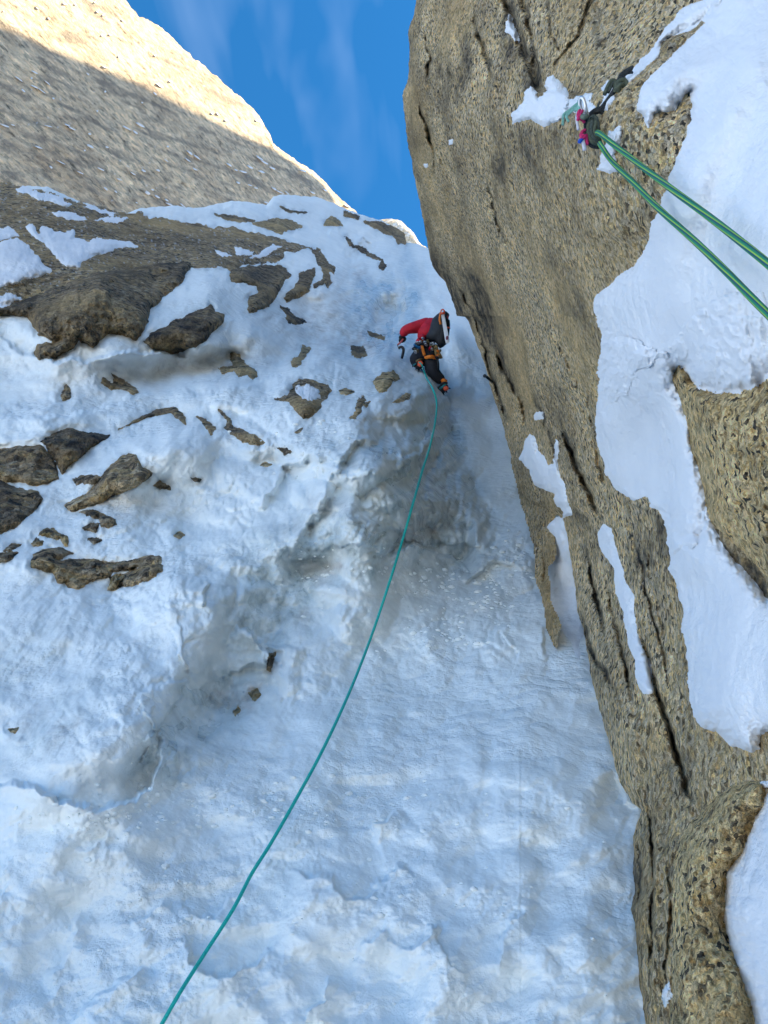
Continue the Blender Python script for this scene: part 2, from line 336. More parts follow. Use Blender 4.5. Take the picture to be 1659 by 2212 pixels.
# ---- snow and ice slope
MACRO = [(790, 1090, 150, 220, 12, 95), (200, 1600, 200, 130, -25, 70), (500, 1500, 110, 80, -30, -22), (600, 1330, 120, 70, -30, -16), (890, 850, 110, 60, 0, 55), (1085, 930, 60, 240, -18, -55), (450, 795, 260, 40, -8, -60), (690, 705, 110, 55, 20, -45), (330, 1000, 190, 60, -25, 45), (420, 1280, 120, 120, -30, 50), (560, 1200, 90, 60, -20, 35), (800, 700, 50, 90, 20, -40), (730, 900, 120, 50, 10, 30)]
STEPS_A = [(V('7', (1100, 480), (1000, 560), (930, 640), (840, 640), (760, 560)), 12, 6, 60), (V('8', (360, -100), (370, 200), (420, 420), (430, 600)), 7, 60, 120), (V('8', (60, 400), (20, 470), (-60, 500)), 12, 5, 50), (V('7', (1659, 690), (1600, 760), (1560, 740)), 10, 5, 50),
  (V('7', (700, 560), (640, 640), (560, 660)), 9, 6, 50), (V('7', (480, 260), (420, 330), (330, 370)), 8, 6, 40), (V('8', (1110, 180), (1050, 160), (1020, 100), (1000, 10)), -10, 8, 40),  # line, height raised on its left-hand side (walking along it), edge width, decay
    (V('p', (345, 1560), (343, 1640), (322, 1700), (290, 1728), (210, 1746), (130, 1732), (60, 1692), (-60, 1700)), 46, 12, 260),
    (V('p', (1030, 1260), (1046, 1180), (1040, 1110), (1006, 1040), (965, 960), (945, 880), (930, 780)), 28, 44, 170),
    (V('d', (150, 860), (300, 760), (400, 770), (520, 825), (630, 850), (700, 905), (780, 1010)), -30, 7, 90),
    (V('3', (860, 430), (840, 455), (700, 425), (640, 412), (560, 408), (420, 442), (250, 455), (100, 425), (-40, 300)), 15, 8, 60),
    (V('3', (600, 590), (560, 600), (450, 662), (250, 695), (-60, 690)), 9, 10, 60),
    (V('3', (1150, 560), (1000, 575), (850, 600), (740, 560)), 7, 8, 40),
    (V('3', (300, 640), (150, 655), (-60, 640)), 8, 10, 50),
    (V('5', (1170, 690), (1165, 610), (1130, 592), (1090, 530), (1020, 480)), 26, 5, 70),
    (V('5', (1320, 600), (1240, 590), (1150, 560), (1090, 500)), 18, 14, 60),
    (V('5', (880, 420), (885, 330), (900, 290)), 14, 6, 60),
    (V('5', (690, 1107), (675, 960), (600, 1000)), 12, 5, 60),
    (V('5', (840, 860), (815, 720), (700, 760), (420, 800)), 14, 9, 80),
    (V('c', (330, 1659), (450, 1400), (640, 1100), (700, 880), (860, 700), (1100, 660)), 22, 22, 130),
    (V('c', (60, 1250), (240, 1050), (290, 900), (500, 820), (700, 780)), 18, 18, 90),
    (V('c', (1300, 880), (1350, 800), (1230, 780), (1120, 620)), 12, 8, 60),
    (V('7', (1200, 740), (1080, 860), (940, 910), (820, 850), (810, 700)), 20.9, 7, 70),
    (V('7', (1659, 480), (1580, 570), (1490, 570), (1440, 480), (1210, 440)), 17.1, 7, 70),
    (V('7', (1410, 890), (1390, 990), (1330, 1060), (1320, 1110)), 19, 6, 60),
    (V('7', (340, 600), (310, 740), (270, 860), (160, 900)), 15.2, 14, 90),
    (V('7', (640, 850), (540, 910), (400, 1010), (300, 1106)), 17.1, 10, 90),
    (V('8', (50, 170), (10, 230), (-60, 250)), 17.1, 6, 50),
    (V('8', (260, 690), (200, 670), (160, 760), (40, 800)), 19, 8, 60),
    (V('8', (640, 600), (540, 660), (500, 780), (480, 900)), 13.3, 9, 80),
    (V('6', (740, 650), (700, 640), (690, 490), (600, 470), (480, 500), (470, 560)), 9, 8, 80),
    (V('6', (330, 330), (410, 260), (480, 220), (560, 230), (620, 280)), 10, 10, 60),
    (V('6', (190, 640), (240, 520), (260, 420), (340, 350), (400, 280)), 7, 40, 90),
    (V('e', (1000, 480), (1010, 560), (1100, 600), (1250, 560), (1290, 500)), -14, 9, 50),
    (V('e', (860, 430), (880, 350), (960, 330), (1000, 400), (1060, 470)), -10, 8, 40),
    (V('e', (0, 200), (200, 130), (290, 160), (420, 175)), -8, 8, 40),
    (V('e', (430, 160), (460, 90), (600, 90), (800, 120), (1000, 200)), -8, 8, 60),
]
BLOB_A = [(560, 1260, 130, 110, -35, 26), (700, 1040, 120, 90, 10, 22), (820, 1060, 100, 130, 10, 26), (200, 1600, 150, 120, -30, 26), (420, 1380, 70, 150, 40, 18),
          (590, 1330, 90, 70, -40, -12), (500, 1500, 90, 60, -30, -14), (690, 1230, 60, 35, 0, -14), (640, 860, 60, 60, 0, 8), (595, 935, 70, 70, 0, 18), (850, 830, 110, 80, 0, 22),
          (985, 1010, 60, 110, -20, -12), (300, 900, 260, 40, 5, -14), (500, 770, 200, 50, -10, -16), (700, 700, 130, 60, 25, -18), (1010, 760, 40, 100, -25, 22),
          (840, 700, 40, 60, 0, -14), (420, 960, 80, 60, 0, 14), (300, 990, 120, 50, -35, 12), (100, 1020, 60, 60, 0, 6), (150, 900, 150, 25, 0, 8),
          (840, 1850, 60, 90, 30, -8), (540, 2060, 70, 40, -30, -12), (790, 1930, 60, 40, -30, -9), (180, 1960, 110, 70, -20, -8), (90, 2100, 100, 50, -30, -7),
          (1130, 1750, 60, 160, 0, 7), (1050, 1750, 30, 160, 0, -6), (1190, 1900, 40, 130, 0, -6), (950, 2120, 40, 120, 10, 7), (1110, 2120, 30, 100, 8, -6),
          (920, 1620, 150, 40, -15, 8), (760, 1560, 120, 60, -10, 8), (780, 470, 60, 40, 0, 8), (840, 490, 40, 30, 0, 6), (640, 520, 120, 25, 12, 6)]
ICE = [(560, 1260, 120, 100, -30, .7), (600, 1330, 120, 80, -30, .55), (490, 1500, 110, 70, -20, .65), (860, 1080, 130, 150, 10, .8), (960, 1060, 70, 150, -20, .9), (950, 1180, 80, 60, 0, .6),
       (720, 1200, 110, 70, 0, .6), (420, 1560, 90, 110, 0, .6), (350, 1640, 60, 70, 0, .7), (830, 700, 80, 90, 0, .9), (780, 620, 60, 60, 0, .5), (640, 1130, 90, 60, 0, .4),
       (960, 900, 30, 90, -10, .8), (60, 1420, 120, 60, -30, .35), (120, 1560, 140, 50, -40, .45), (300, 1090, 120, 60, 0, .25), (880, 600, 50, 70, 0, .5), (760, 960, 100, 50, 0, .35)]
DIRT_SHADE = [(430, 790, 260, 34, -8, .30), (660, 700, 130, 55, 25, .33), (750, 650, 70, 60, 0, .3), (788, 742, 36, 28, 0, .7), (100, 800, 140, 40, 0, .16), (150, 870, 160, 25, 0, .14),  # brown staining, plus painted-in shade of the wind scoop below the boulders
        (500, 1510, 50, 32, 0, .45), (545, 1500, 26, 22, 0, .5), (715, 1232, 44, 20, 0, .4), (960, 1080, 60, 100, -20, .28), (920, 1150, 34, 24, 0, .45), (130, 1590, 70, 22, -40, .32), (50, 1560, 60, 20, -30, .3),
        (270, 1090, 70, 24, 0, .3), (660, 1330, 22, 22, 0, .4), (830, 690, 30, 60, 0, .4), (780, 590, 26, 20, 0, .3), (220, 1700, 90, 30, 0, .12), (700, 1100, 60, 30, 0, .2), (965, 890, 20, 60, 0, .3)]
rough_zone = [(1050, 1270, 130, 60, -25, .8), (930, 1360, 110, 60, -40, .7), (1130, 1180, 90, 60, 0, .5), (600, 1250, 330, 330, 0, 1.1), (850, 1050, 230, 260, 0, 1.0), (820, 650, 110, 120, 0, .8), (300, 1450, 300, 200, -20, .7), (1080, 1330, 160, 120, -30, .9), (650, 900, 160, 120, 0, .6), (960, 620, 60, 90, 0, .6), (1040, 1230, 120, 60, 0, .6)]
def reliefA(px, py):
    wx = px + 16 * fbm(px / 90, py / 90, 2, 70); wy = py + 16 * fbm(px / 90 + 40, py / 90, 2, 71)
    rz = np.clip(blobs(px, py, rough_zone), 0, 1)
    low = sstep(1640, 1760, py + 0.06 * px)
    h = 24 * fbm(px / 260, py / 220, 3, 1) + 3.2 * fbm(wx / 60, wy / 48, 3, 5)
    ro = np.clip(.75 + .9 * fbm(px / 110, py / 110, 2, 16), .1, 1.4)
    h = h + rz * (36 * cell(wx / 125, wy / 115, 12) + ro * (17 * cell(wx / 52 + .3, wy / 50, 13) + 5.5 * cell((wx + 5 * pn(px / 12, py / 12, 7)) / 19, wy / 17, 14)) + 1.2 * fbm(px / 10, py / 10, 3, 15, .5))
    # wind flutes running down-left
    a = math.radians(-47); u = (px * math.cos(a) + py * math.sin(a)); v = (-px * math.sin(a) + py * math.cos(a))
    fz = np.clip(blobs(px, py, [(150, 1380, 330, 210, -35, 1), (330, 1010, 200, 100, -30, .6), (200, 1650, 200, 80, 0, .4)]), 0, 1)
    h = h + fz * (10 * cell(u / 210, v / 50, 21) + 4 * cell(u / 80, v / 22, 22) + 1.2 * fbm(u / 40, v / 12, 3, 25))
    # vertical flutes of the ice steps
    vz = np.clip(blobs(px, py, [(880, 1090, 130, 160, 0, 1), (980, 1050, 60, 180, -20, 1), (840, 660, 80, 110, 0, 1)]), 0, 1)
    h = h + vz * (18 * cell((wx + .2 * py) / 36, wy / 105, 31) + 5 * cell((wx + .2 * py) / 15, wy / 50, 32))
    # trodden snow in the foreground: scoops with crisp lower rims
    h = h + low * (14 * cell(wx / 170, (wy + .35 * wx) / 100, 41) * np.clip(.6 + fbm(px / 200, py / 160, 2, 42), 0, 1.2) + 3.5 * fbm(wx / 90, wy / 60, 3, 43, .45) + 1.3 * np.clip(.5 + fbm(px / 130, py / 100, 2, 44) * 1.3, 0, 1.3) * (2.2 * cell(wx / 27, (wy + .3 * wx) / 22, 45) + .7 * fbm(px / 9, py / 6, 3, 48)))
    h = h + (1 - low) * (0.3 + .7 * rz) * 0.8 * fbm(px / 13, py / 12, 3, 49)
    for line, amp, ew, dc in STEPS_A:
        L_ = np.asarray(line); mn = L_.min(0) - 3 * dc; mxx = L_.max(0) + 3 * dc
        m = (px > mn[0]) & (px < mxx[0]) & (py > mn[1]) & (py < mxx[1])
        if not m.any(): continue
        qx = px[m] + 9 * pn(px[m] / 34, py[m] / 34, 61) + 3.5 * pn(px[m] / 11, py[m] / 11, 62); qy = py[m] + 9 * pn(px[m] / 34, py[m] / 34, 63) + 3.5 * pn(px[m] / 11, py[m] / 11, 64)
        s_, e = sided(qx, qy, line)
        h[m] += 1.5 * amp * e * sstep(-ew * .5, ew * .5, s_) * np.exp(-np.clip(s_, 0, None) / dc * 1.2)
    h = h + 1.5 * blobs(wx, wy, BLOB_A) + .85 * blobs(wx, wy, MACRO)
    return h * (2.0 + 1.2 * (1 - sstep(900, 1500, py)))
TOP = V('1', (-3900, 500), (-700, 770), (0, 800), (200, 806), (350, 872), (540, 926), (600, 900), (750, 888), (850, 900), (1000, 868), (1060, 870), (1150, 886), (1180, 850), (1220, 840)) + \
      V('e', (640, 86), (800, 100), (900, 140), (1040, 200), (1200, 258), (1290, 280), (1400, 340), (1455, 395), (1470, 450), (1560, 458), (1640, 490), (1700, 540), (1900, 620), (5000, 900))
TOP = np.array(TOP)
def top_of(x): return np.interp(x, TOP[:, 0], TOP[:, 1]) + 1.6 * fbm(x / 14, x * 0, 3, 91)
fieldA = Field(fA, reliefA, (-700, 1800))
def tags_A(px, py):
    wx = px + 22 * fbm(px / 60, py / 60, 3, 80); wy = py + 22 * fbm(px / 60 + 9, py / 60, 3, 83)
    ice = np.clip(blobs(wx, wy, ICE) * (1.0 + 0.7 * fbm(px / 38, py / 38, 3, 86)), 0, 1)
    dirt_shade = np.clip(blobs(wx, wy, DIRT_SHADE) * (0.95 + 0.8 * fbm(px / 22, py / 14, 3, 88)), 0, 0.85)
    return ice, dirt_shade
ROCKS = []; fieldA.D0 = fieldA.D.copy()
def build_A():
    xs = np.concatenate([np.arange(-1900, -700, 40), np.arange(-700, -20, 9), np.arange(-20, 1420, 2.5), np.arange(1420, 1790, 12)])
    n_in = 690; t = np.concatenate([np.linspace(0, 1, n_in) ** 1.0])
    tp = top_of(xs); PX = np.tile(xs, (n_in, 1)); PY = tp[None] + t[:, None] * (2250 - tp[None])
    ext = np.arange(2265, 2590, 16.0); PX = np.vstack([PX, np.tile(xs, (len(ext), 1))]); PY = np.vstack([PY, np.tile(ext[:, None], (1, len(xs)))])
    mo = np.full(PX.shape, 99.0)
    for poly in ROCKS:
        p_ = np.asarray(poly, float); mn = p_.min(0) - 26; mx_ = p_.max(0) + 26
        m = (PX > mn[0]) & (PX < mx_[0]) & (PY > mn[1]) & (PY < mx_[1])
        if m.any():
            n5 = 7 * pn(PX[m] / 13, PY[m] / 13, 96); mo[m] = np.minimum(mo[m], np.clip(-segd(PX[m], PY[m], p_), 0, None) + n5)
    far = np.clip((-PX - 690) / 30, 0, 1)
    keepD = fieldA.D; fieldA.D = fieldA.D0; D = np.where(PX < -690, fA(PX, PY) * (1 - reliefA(PX, PY) / F), fieldA.at(PX, PY)) * (1 + (9 * np.exp(-np.clip(mo, 0, None) / 6) - 7 * np.exp(-((mo - 15) / 7) ** 2)) * np.clip(.6 + fbm(PX / 40, PY / 40, 2, 97), 0, 1.3) / F); fieldA.D = keepD
    e = np.clip(PY - tp[None], 0, 60); D = D * (1 + 0.035 * np.exp(-e / 7.0))
    ice, dirt_shade = tags_A(PX, PY)
    hal = np.exp(-np.clip(mo, 0, None) / 5) * np.clip(.5 + fbm(PX / 18, PY / 18, 2, 98), 0, 1); ice = np.clip(ice + .75 * hal, 0, 1); dirt_shade = np.clip(dirt_shade + .35 * hal, 0, .85)
    back = []
    for k, (dd, dyy) in enumerate([(1.9, 60), (1.35, 22), (1.12, 5)]):
        back.append((xs, tp + dyy, D[0] * dd))
    for bx, by, bd in back[::-1]:
        PX = np.vstack([bx, PX]); PY = np.vstack([by, PY]); D = np.vstack([bd, D]); ice = np.vstack([ice[0], ice]); dirt_shade = np.vstack([dirt_shade[0], dirt_shade])
    co = W(PX, PY, D).reshape(-1, 3)
    me = mesh_np('snow_slope', co, grid_faces(*PX.shape)[:, ::-1], M_SNOW, attrs={'ice': ice, 'dirt_shade': dirt_shade})
    link('snow_slope', me, kind='structure', label='steep snow and ice slope filling the gully below the climber')

# ---- generic raised patch (rock outcrop, boulder, snow patch)
def patch(name, poly, field, T, w=14, kind='rock', rough=None, seed=1, mat=None, step=None, edge=4.0, facets=0, stain=0.0, dust=0.0, flow=None,
          label=None, cat=None, group=None, parent=None, update=True, dome=0.0, tilt=(0, 0), stainb=None, icev=0.0, dirtv=0.0, under=2.4, dents=None):
    T = T * ((3.4 if field is not fieldA and T > 15 else 2.3) if kind == 'snow' else 1.9); w = w * 1.3; dome = dome * (3.0 if kind == 'snow' else 2.0); rough = rough * 1.6 if (rough and kind == 'rock') else rough
    poly = np.asarray(poly, float); mn = poly.min(0); mxx = poly.max(0); size = max(mxx - mn)
    mn = np.maximum(mn, [-690, -290]); mxx = np.minimum(mxx, [2385 if field is not fieldA else 1780, 2580])
    g = step or float(np.clip(size / 110, 0.9, 2.6)); mrg = 3 * g + edge
    xs = np.arange(mn[0] - mrg, mxx[0] + mrg, g); ys = np.arange(mn[1] - mrg, mxx[1] + mrg, g)
    r = random.Random(seed); cx, cy = poly.mean(0); R = size * 0.5
    planes = [(r.uniform(0, 2 * math.pi), r.uniform(.5, 1.3), r.uniform(.45, 1.0)) for _ in range(facets)]
    def hfun(px, py):
        s1 = max(5.0, min(26.0, size / 7)); k = edge * (1.5 if size > 45 else 1.15)
        qx = px + k * pn(px / s1, py / s1, seed) + .5 * k * pn(px / (s1 / 3), py / (s1 / 3), seed + 1) + .3 * k * pn(px / 3.1, py / 3.1, seed + 5)
        qy = py + k * pn(px / s1 + 50, py / s1, seed + 2) + .5 * k * pn(px / (s1 / 3) + 30, py / (s1 / 3), seed + 3) + .3 * k * pn(px / 3.1, py / 3.1, seed + 6)
        s_ = segd(qx, qy, poly)
        si = np.clip(s_, 0, None)
        if kind == 'snow': h = T * (1 - np.exp(-si / w)) + dome * (1 - np.exp(-si / (R * .45))) + (blobs(qx, qy, dents) * (1 - np.exp(-si / 20)) if dents else 0)
        else: h = T * (1 - np.exp(-si / w)) + dome * (1 - np.exp(-si / (R * .5)))
        for (a, sl, off) in planes:
            h = np.minimum(h, (T + dome) * (off + sl * (math.cos(a) * (px - cx) + math.sin(a) * (py - cy)) / R + .35) * (1.0) + si * .0 + np.maximum(0, 2 - si))
        h = h + tilt[0] * (px - cx) / R * (1 - np.exp(-si / w)) + tilt[1] * (py - cy) / R * (1 - np.exp(-si / w))
        rr = rough if rough is not None else (T * .35 if kind == 'rock' else T * .12)
        ramp_ = 1 - np.exp(-si / max(3.0, w * .5))
        if kind == 'rock':
            if flow:
                a = math.radians(flow[0]); u = px * math.cos(a) + py * math.sin(a); v = -px * math.sin(a) + py * math.cos(a)
                h = h + ramp_ * rr * (2.0 * facet(u / (flow[1] * 6), v / (flow[1] * 1.6), seed + 9) + 1.2 * facet(u / (flow[1] * 2.2), v / (flow[1] * .7), seed + 10) + .3 * fbm(px / (s1 * .5), py / (s1 * .5), 4, seed + 13, .6))
            else:
                h = h + ramp_ * rr * (2.2 * facet(px / (s1 * 2.4), py / (s1 * 1.9), seed + 9) + 1.3 * facet(px / (s1 * .9), py / (s1 * .8), seed + 10) + .35 * fbm(px / (s1 * .5), py / (s1 * .5), 4, seed + 13, .62))
        else:
            h = h + ramp_ * rr * (fbm(px / (s1 * 4), py / (s1 * 4), 3, seed + 9, .4) + .10 * fbm(px / 14, py / 14, 3, seed + 15))
        h = np.where(s_ < 0, s_ * under - .2, np.maximum(h, -.1) )
        return h, s_
    PX, PY = np.meshgrid(xs, ys)
    h, s_ = hfun(PX, PY)
    D = field.at(PX, PY) * (1 - h / F)
    if kind == 'snow' and hasattr(field, 'soft') and T > 30:
        k = sstep(0, 26, s_); D = np.where(s_ > 0, np.minimum(field.at(PX, PY) * (1 - 2 / F), (field.at(PX, PY) * (1 - k) + softW.at(PX, PY) * k) * (1 - h / F)), D)
    keep = s_ > -(2.2 * g + 1)
    kf = keep[:-1, :-1] & keep[1:, :-1] & keep[1:, 1:] & keep[:-1, 1:]
    i = np.arange(PX.size).reshape(PX.shape)
    fc = np.stack([i[:-1, :-1], i[:-1, 1:], i[1:, 1:], i[1:, :-1]], -1)[kf]
    if not len(fc): return None
    used = np.unique(fc); remap = np.full(PX.size, -1); remap[used] = np.arange(len(used))
    co = W(PX, PY, D).reshape(-1, 3)[used]
    at = {}
    px_, py_ = PX.reshape(-1)[used], PY.reshape(-1)[used]
    if kind == 'rock':
        st = stain * (1.0 + 0.9 * fbm(px_ / (size / 2.2 + 12), py_ / (size / 2.2 + 12), 3, seed + 20))
        if stainb: st = st + blobs(px_, py_, stainb)
        at['stain'] = np.clip(st, 0, 1)
        at['dust'] = np.clip((rid(px_ / 16, py_ / 7, 3, seed + 30) - .62) * 6, 0, 1) * dust if dust else np.zeros(len(used))
    else:
        at['ice'] = np.full(len(used), icev) * (0.6 + .8 * fbm(px_ / 40, py_ / 40, 2, seed + 8)); at['dirt_shade'] = np.full(len(used), dirtv)
    me = mesh_np(name, co, remap[fc], mat or (M_ROCK if kind == 'rock' else M_PATCH), attrs=at)
    # the piece's own origin at its middle
    c0 = co.mean(0); me.transform(Matrix.Translation(Vector(-c0)))
    o = link(name, me, parent, label, cat, group); o.location = Vector(c0)
    if update:
        j0 = max(0, int((mn[1] - 12 - Y0) / G)); j1 = min(NY, int((mxx[1] + 12 - Y0) / G) + 2)
        i0 = max(0, int((mn[0] - 12 - field.x0) / G)); i1 = min(field.D.shape[1], int((mxx[0] + 12 - field.x0) / G) + 2)
        sx = field.px[j0:j1, i0:i1]; sy = field.py[j0:j1, i0:i1]; hh, _ = hfun(sx, sy)
        field.D[j0:j1, i0:i1] *= (1 - np.clip(hh, 0, None) / F)
    return o

# ------------------------------------------------------------------ rocks standing out of the snow on the left
Rk = dict(field=fieldA, kind='rock', cat='rock')
def rock(poly, T, label, seed, **kw):
    a = dict(Rk); a.update(kw); ROCKS.append(poly)
    patch(a.pop('name', 'rock_outcrop'), poly, a.pop('field'), T, label=label, seed=seed, **a)
rock(V('a', (-1900, 150), (-1200, -10), (-400, 60), (0, 88), (120, 112), (350, 172), (560, 240), (800, 300), (1010, 325), (1300, 375), (1659, 425)) + V('e', (250, 360), (450, 410), (740, 497), (620, 505), (520, 520), (530, 560), (480, 610), (380, 600), (250, 620), (100, 650), (20, 625)) +
     V('a', (1659, 740), (1560, 745), (1480, 740), (1300, 760), (900, 860), (600, 900), (300, 960), (0, 1040), (-400, 1090), (-1000, 1040), (-1500, 700), (-2000, 420)), 14, 'long brown granite slab running across the slope below the grey cliff, crossed by snow patches', 3,
     w=10, rough=7, flow=(9, 16), stain=.12, dust=.6, dome=6, name='rock_slab',
     stainb=[(60, 520, 60, 60, 0, .0)])
rock(V('a', (-520, 1150), (-300, 1075), (-100, 1045), (150, 1005), (400, 900), (620, 822), (700, 785), (960, 745), (1200, 705), (1400, 692), (1480, 700), (1450, 770), (1380, 860), (1260, 960), (1170, 1060), (1140, 1160), (1080, 1260), (1050, 1300), (960, 1262), (860, 1242),
     (770, 1285), (765, 1320), (720, 1350), (600, 1290), (570, 1350), (500, 1400), (430, 1432), (300, 1440), (260, 1400), (300, 1330), (430, 1302), (290, 1262), (250, 1160), (180, 1112), (90, 1104), (-150, 1100), (-330, 1210)), 34,
     'largest dark boulder on the left, jutting out above the wind scoop', 8, w=9, facets=5, rough=12, stain=.8, dome=26, edge=3, tilt=(0, -14), name='boulder')
rock(V('3', (620, 370), (650, 340), (820, 250), (910, 213), (925, 240), (970, 255), (960, 290), (900, 350), (840, 395), (740, 420), (660, 400)), 26, 'dark wedge shaped rock right of the largest boulder, with snow across its top', 14, w=8, facets=3, rough=6, stain=1.0, edge=2.5, tilt=(0, -8), name='boulder')
rock(V('3', (1000, 60), (1100, 45), (1210, 45), (1255, 78), (1232, 110), (1180, 200), (1140, 230), (1110, 235), (1080, 252), (1070, 235), (1080, 180), (1117, 160), (1110, 130), (1060, 113), (1000, 108)), 24, 'brown hanging block whose lower corner hooks round a curl of snow', 19, w=7, facets=3, rough=6, stain=.5, edge=2.5, tilt=(6, -8), name='boulder')
rock(V('e', (650, 690), (770, 650), (760, 720), (720, 820), (640, 870), (560, 903), (538, 880), (570, 820), (640, 760)), 14, 'narrow brown rock slanting down to the left, right of the hanging block', 23, w=6, rough=5, stain=.45, edge=2.5)
rock(V('e', (740, 490), (800, 500), (860, 590), (925, 640), (912, 695), (865, 665), (893, 760), (870, 792), (840, 752), (770, 800), (755, 775), (830, 740), (848, 690), (795, 600)), 12, 'jagged brown rock shaped like a branching rib, above the smooth grey snow', 27, w=5, rough=5, stain=.5, edge=2.5)
rock(V('e', (510, 945), (560, 958), (620, 1020), (700, 1062), (620, 1072), (570, 1070), (545, 1010)), 8, 'small dark sliver of rock at the top of the smooth grey snow hollow', 31, w=5, stain=.8, edge=2)
rock(V('e', (290, 305), (480, 260), (600, 278), (672, 330), (600, 350), (530, 355), (512, 388), (430, 350)), 16, 'olive brown hump of rock in the highest snowfield, the wider of the two there', 35, w=9, rough=4, stain=.2, mat=M_ROCKY, edge=2)
rock(V('e', (840, 315), (858, 272), (900, 245), (950, 270), (982, 317), (910, 315)), 14, 'small yellow rounded rock poking up in the highest snowfield', 37, w=7, rough=2, stain=.1, mat=M_ROCKY, edge=1.2, tilt=(-4, 0))
rock(V('e', (1150, 290), (1250, 290), (1400, 338), (1450, 380), (1470, 452), (1412, 456), (1388, 410), (1250, 345)), 10, 'dark rock edge on the skyline beside the sunlit peak', 41, w=6, rough=5, stain=.5, edge=2)
rock(V('e', (1000, 208), (1110, 250), (1102, 266), (1000, 236)), 5, 'thin dark streak of rock just under the skyline of the highest snowfield', 43, w=4, stain=.6, edge=1.5)
rock(V('e', (500, 172), (600, 203), (722, 214), (700, 226), (570, 222)), 6, 'thin dark streak of rock above the olive brown hump', 45, w=4, stain=.6, edge=1.5)
rock(V('e', (0, 232), (120, 240), (310, 278), (300, 290), (200, 290), (60, 262)), 6, 'low brown rock band between two snow ledges left of the olive brown hump', 47, w=4, stain=.4, edge=1.5)
rock(V('e', (1060, 476), (1130, 480), (1180, 528), (1290, 578), (1322, 640), (1292, 664), (1260, 640), (1270, 592), (1140, 525)), 12, 'dark hooked rib of rock at the head of the ice step', 51, w=5, stain=.8, edge=2)
rock(V('e', (1000, 400), (1020, 405), (1065, 470), (1040, 470)), 5, 'thin dark rock splinter above the dark hooked rib', 53, w=4, stain=.8, edge=1.5)
rock(V('3', (1310, 385), (1342, 402), (1320, 425), (1292, 472), (1265, 482), (1255, 455), (1290, 438)), 10, 'small olive rock upstream of the trefoil shaped rock', 55, w=5, stain=.3, mat=M_ROCKY, edge=2)
rock(V('3', (1000, 418), (1032, 430), (1060, 470), (1100, 488), (1110, 522), (1090, 532), (1070, 505), (1030, 522), (1010, 497), (960, 511), (946, 485), (1005, 473)), 12, 'trefoil shaped olive rock alone in the smooth snow', 57, w=6, stain=.2, mat=M_ROCKY, edge=2)
rock(V('3', (1515, 385), (1570, 395), (1585, 430), (1555, 438), (1520, 428)), 8, 'dark reddish rock in the icy recess left of the climber', 59, w=6, stain=.7, edge=2)
rock(V('3', (1590, 325), (1659, 350), (1659, 362), (1600, 345)), 6, 'thin reddish rock at the back of the icy recess', 60, w=5, stain=.6, edge=2)
rock(V('3', (435, 548), (445, 528), (490, 548), (486, 510), (540, 540), (597, 590), (580, 597), (540, 577), (510, 570), (480, 577)), 9, 'small rock with a stripe of snow across it, below the wedge shaped rock', 61, w=5, stain=.4, edge=2)
rock(V('3', (265, 603), (285, 558), (301, 575), (301, 615), (272, 622)), 8, 'small upright brown stone alone in the snow at the far left', 63, w=5, stain=.3, edge=1.8)
rock(V('3', (515, 752), (560, 728), (610, 695), (680, 668), (760, 652), (802, 700), (803, 732), (770, 702), (740, 677), (670, 685), (610, 705)), 9, 'arched crest of brown rock over the upper left snow mound', 65, w=4, stain=.3, edge=2)
rock(V('3', (850, 693), (885, 700), (932, 745), (912, 772), (880, 728)), 9, 'short brown rock between two snow mounds, left end of the broken crest', 67, w=5, stain=.3, edge=2)
rock(V('3', (943, 668), (980, 680), (1012, 740), (1080, 768), (1147, 805), (1110, 817), (1050, 807), (1000, 772), (973, 740), (978, 710)), 10, 'long brown rock crest running down to the right above the snow mounds', 69, w=5, stain=.3, edge=2)
rock(V('3', (1200, 830), (1240, 832), (1258, 846), (1230, 857)), 5, 'dark red speck of rock at the lower end of the broken crest', 71, w=4, stain=.7, edge=1.5)
rock(V('3', (175, 800), (290, 745), (350, 758), (420, 763), (475, 775), (400, 820), (380, 850), (300, 900), (270, 942), (232, 880), (208, 840)), 30, 'dark maroon boulder at the left, right one of the adjoining pair', 73, w=8, facets=3, rough=8, stain=1.0, edge=2.5, tilt=(0, -10), name='boulder')
rock(V('3', (-420, 925), (-300, 850), (-130, 848), (50, 828), (175, 820), (212, 850), (242, 910), (252, 965), (160, 992), (60, 977), (-20, 965), (-190, 985), (-340, 972)), 30, 'olive brown boulder at the left edge, left one of the adjoining pair', 75, w=10, facets=2, rough=7, stain=.35, edge=2.5, tilt=(0, -8), name='boulder')
rock(V('3', (-380, 1120), (-260, 1010), (-100, 985), (0, 972), (60, 998), (160, 1018), (187, 1045), (150, 1095), (60, 1175), (0, 1195), (-130, 1240), (-290, 1220)), 34, 'dark maroon boulder at the left edge, below the adjoining pair', 77, w=9, facets=3, rough=7, stain=1.1, edge=2.5, tilt=(0, -12), name='boulder')
rock(V('3', (520, 868), (550, 853), (592, 865), (612, 910), (657, 940), (640, 962), (560, 1010), (500, 1030), (420, 1070), (310, 1102), (278, 1082), (330, 1050), (400, 1010), (440, 950)), 26, 'long brown boulder lying aslant in the middle of the left snow', 79, w=8, facets=2, rough=6, stain=.12, edge=2.5, tilt=(0, -6), name='boulder')
rock(V('3', (315, 965), (370, 943), (435, 955), (410, 982), (330, 987)), 9, 'flat dark stone touching the left side of the long aslant boulder', 81, w=5, stain=.4, edge=2)
rock(V('b', (615, 992), (720, 965), (800, 1008), (890, 1048), (905, 1080), (830, 1114), (780, 1092), (762, 1040), (680, 1012)), 9, 'low crooked rock just below the long aslant boulder', 83, w=5, stain=.2, edge=2)
rock(V('b', (635, 1115), (700, 1078), (765, 1080), (735, 1143), (690, 1128)), 8, 'small brown stone below the low crooked rock', 85, w=5, stain=.3, edge=1.8)
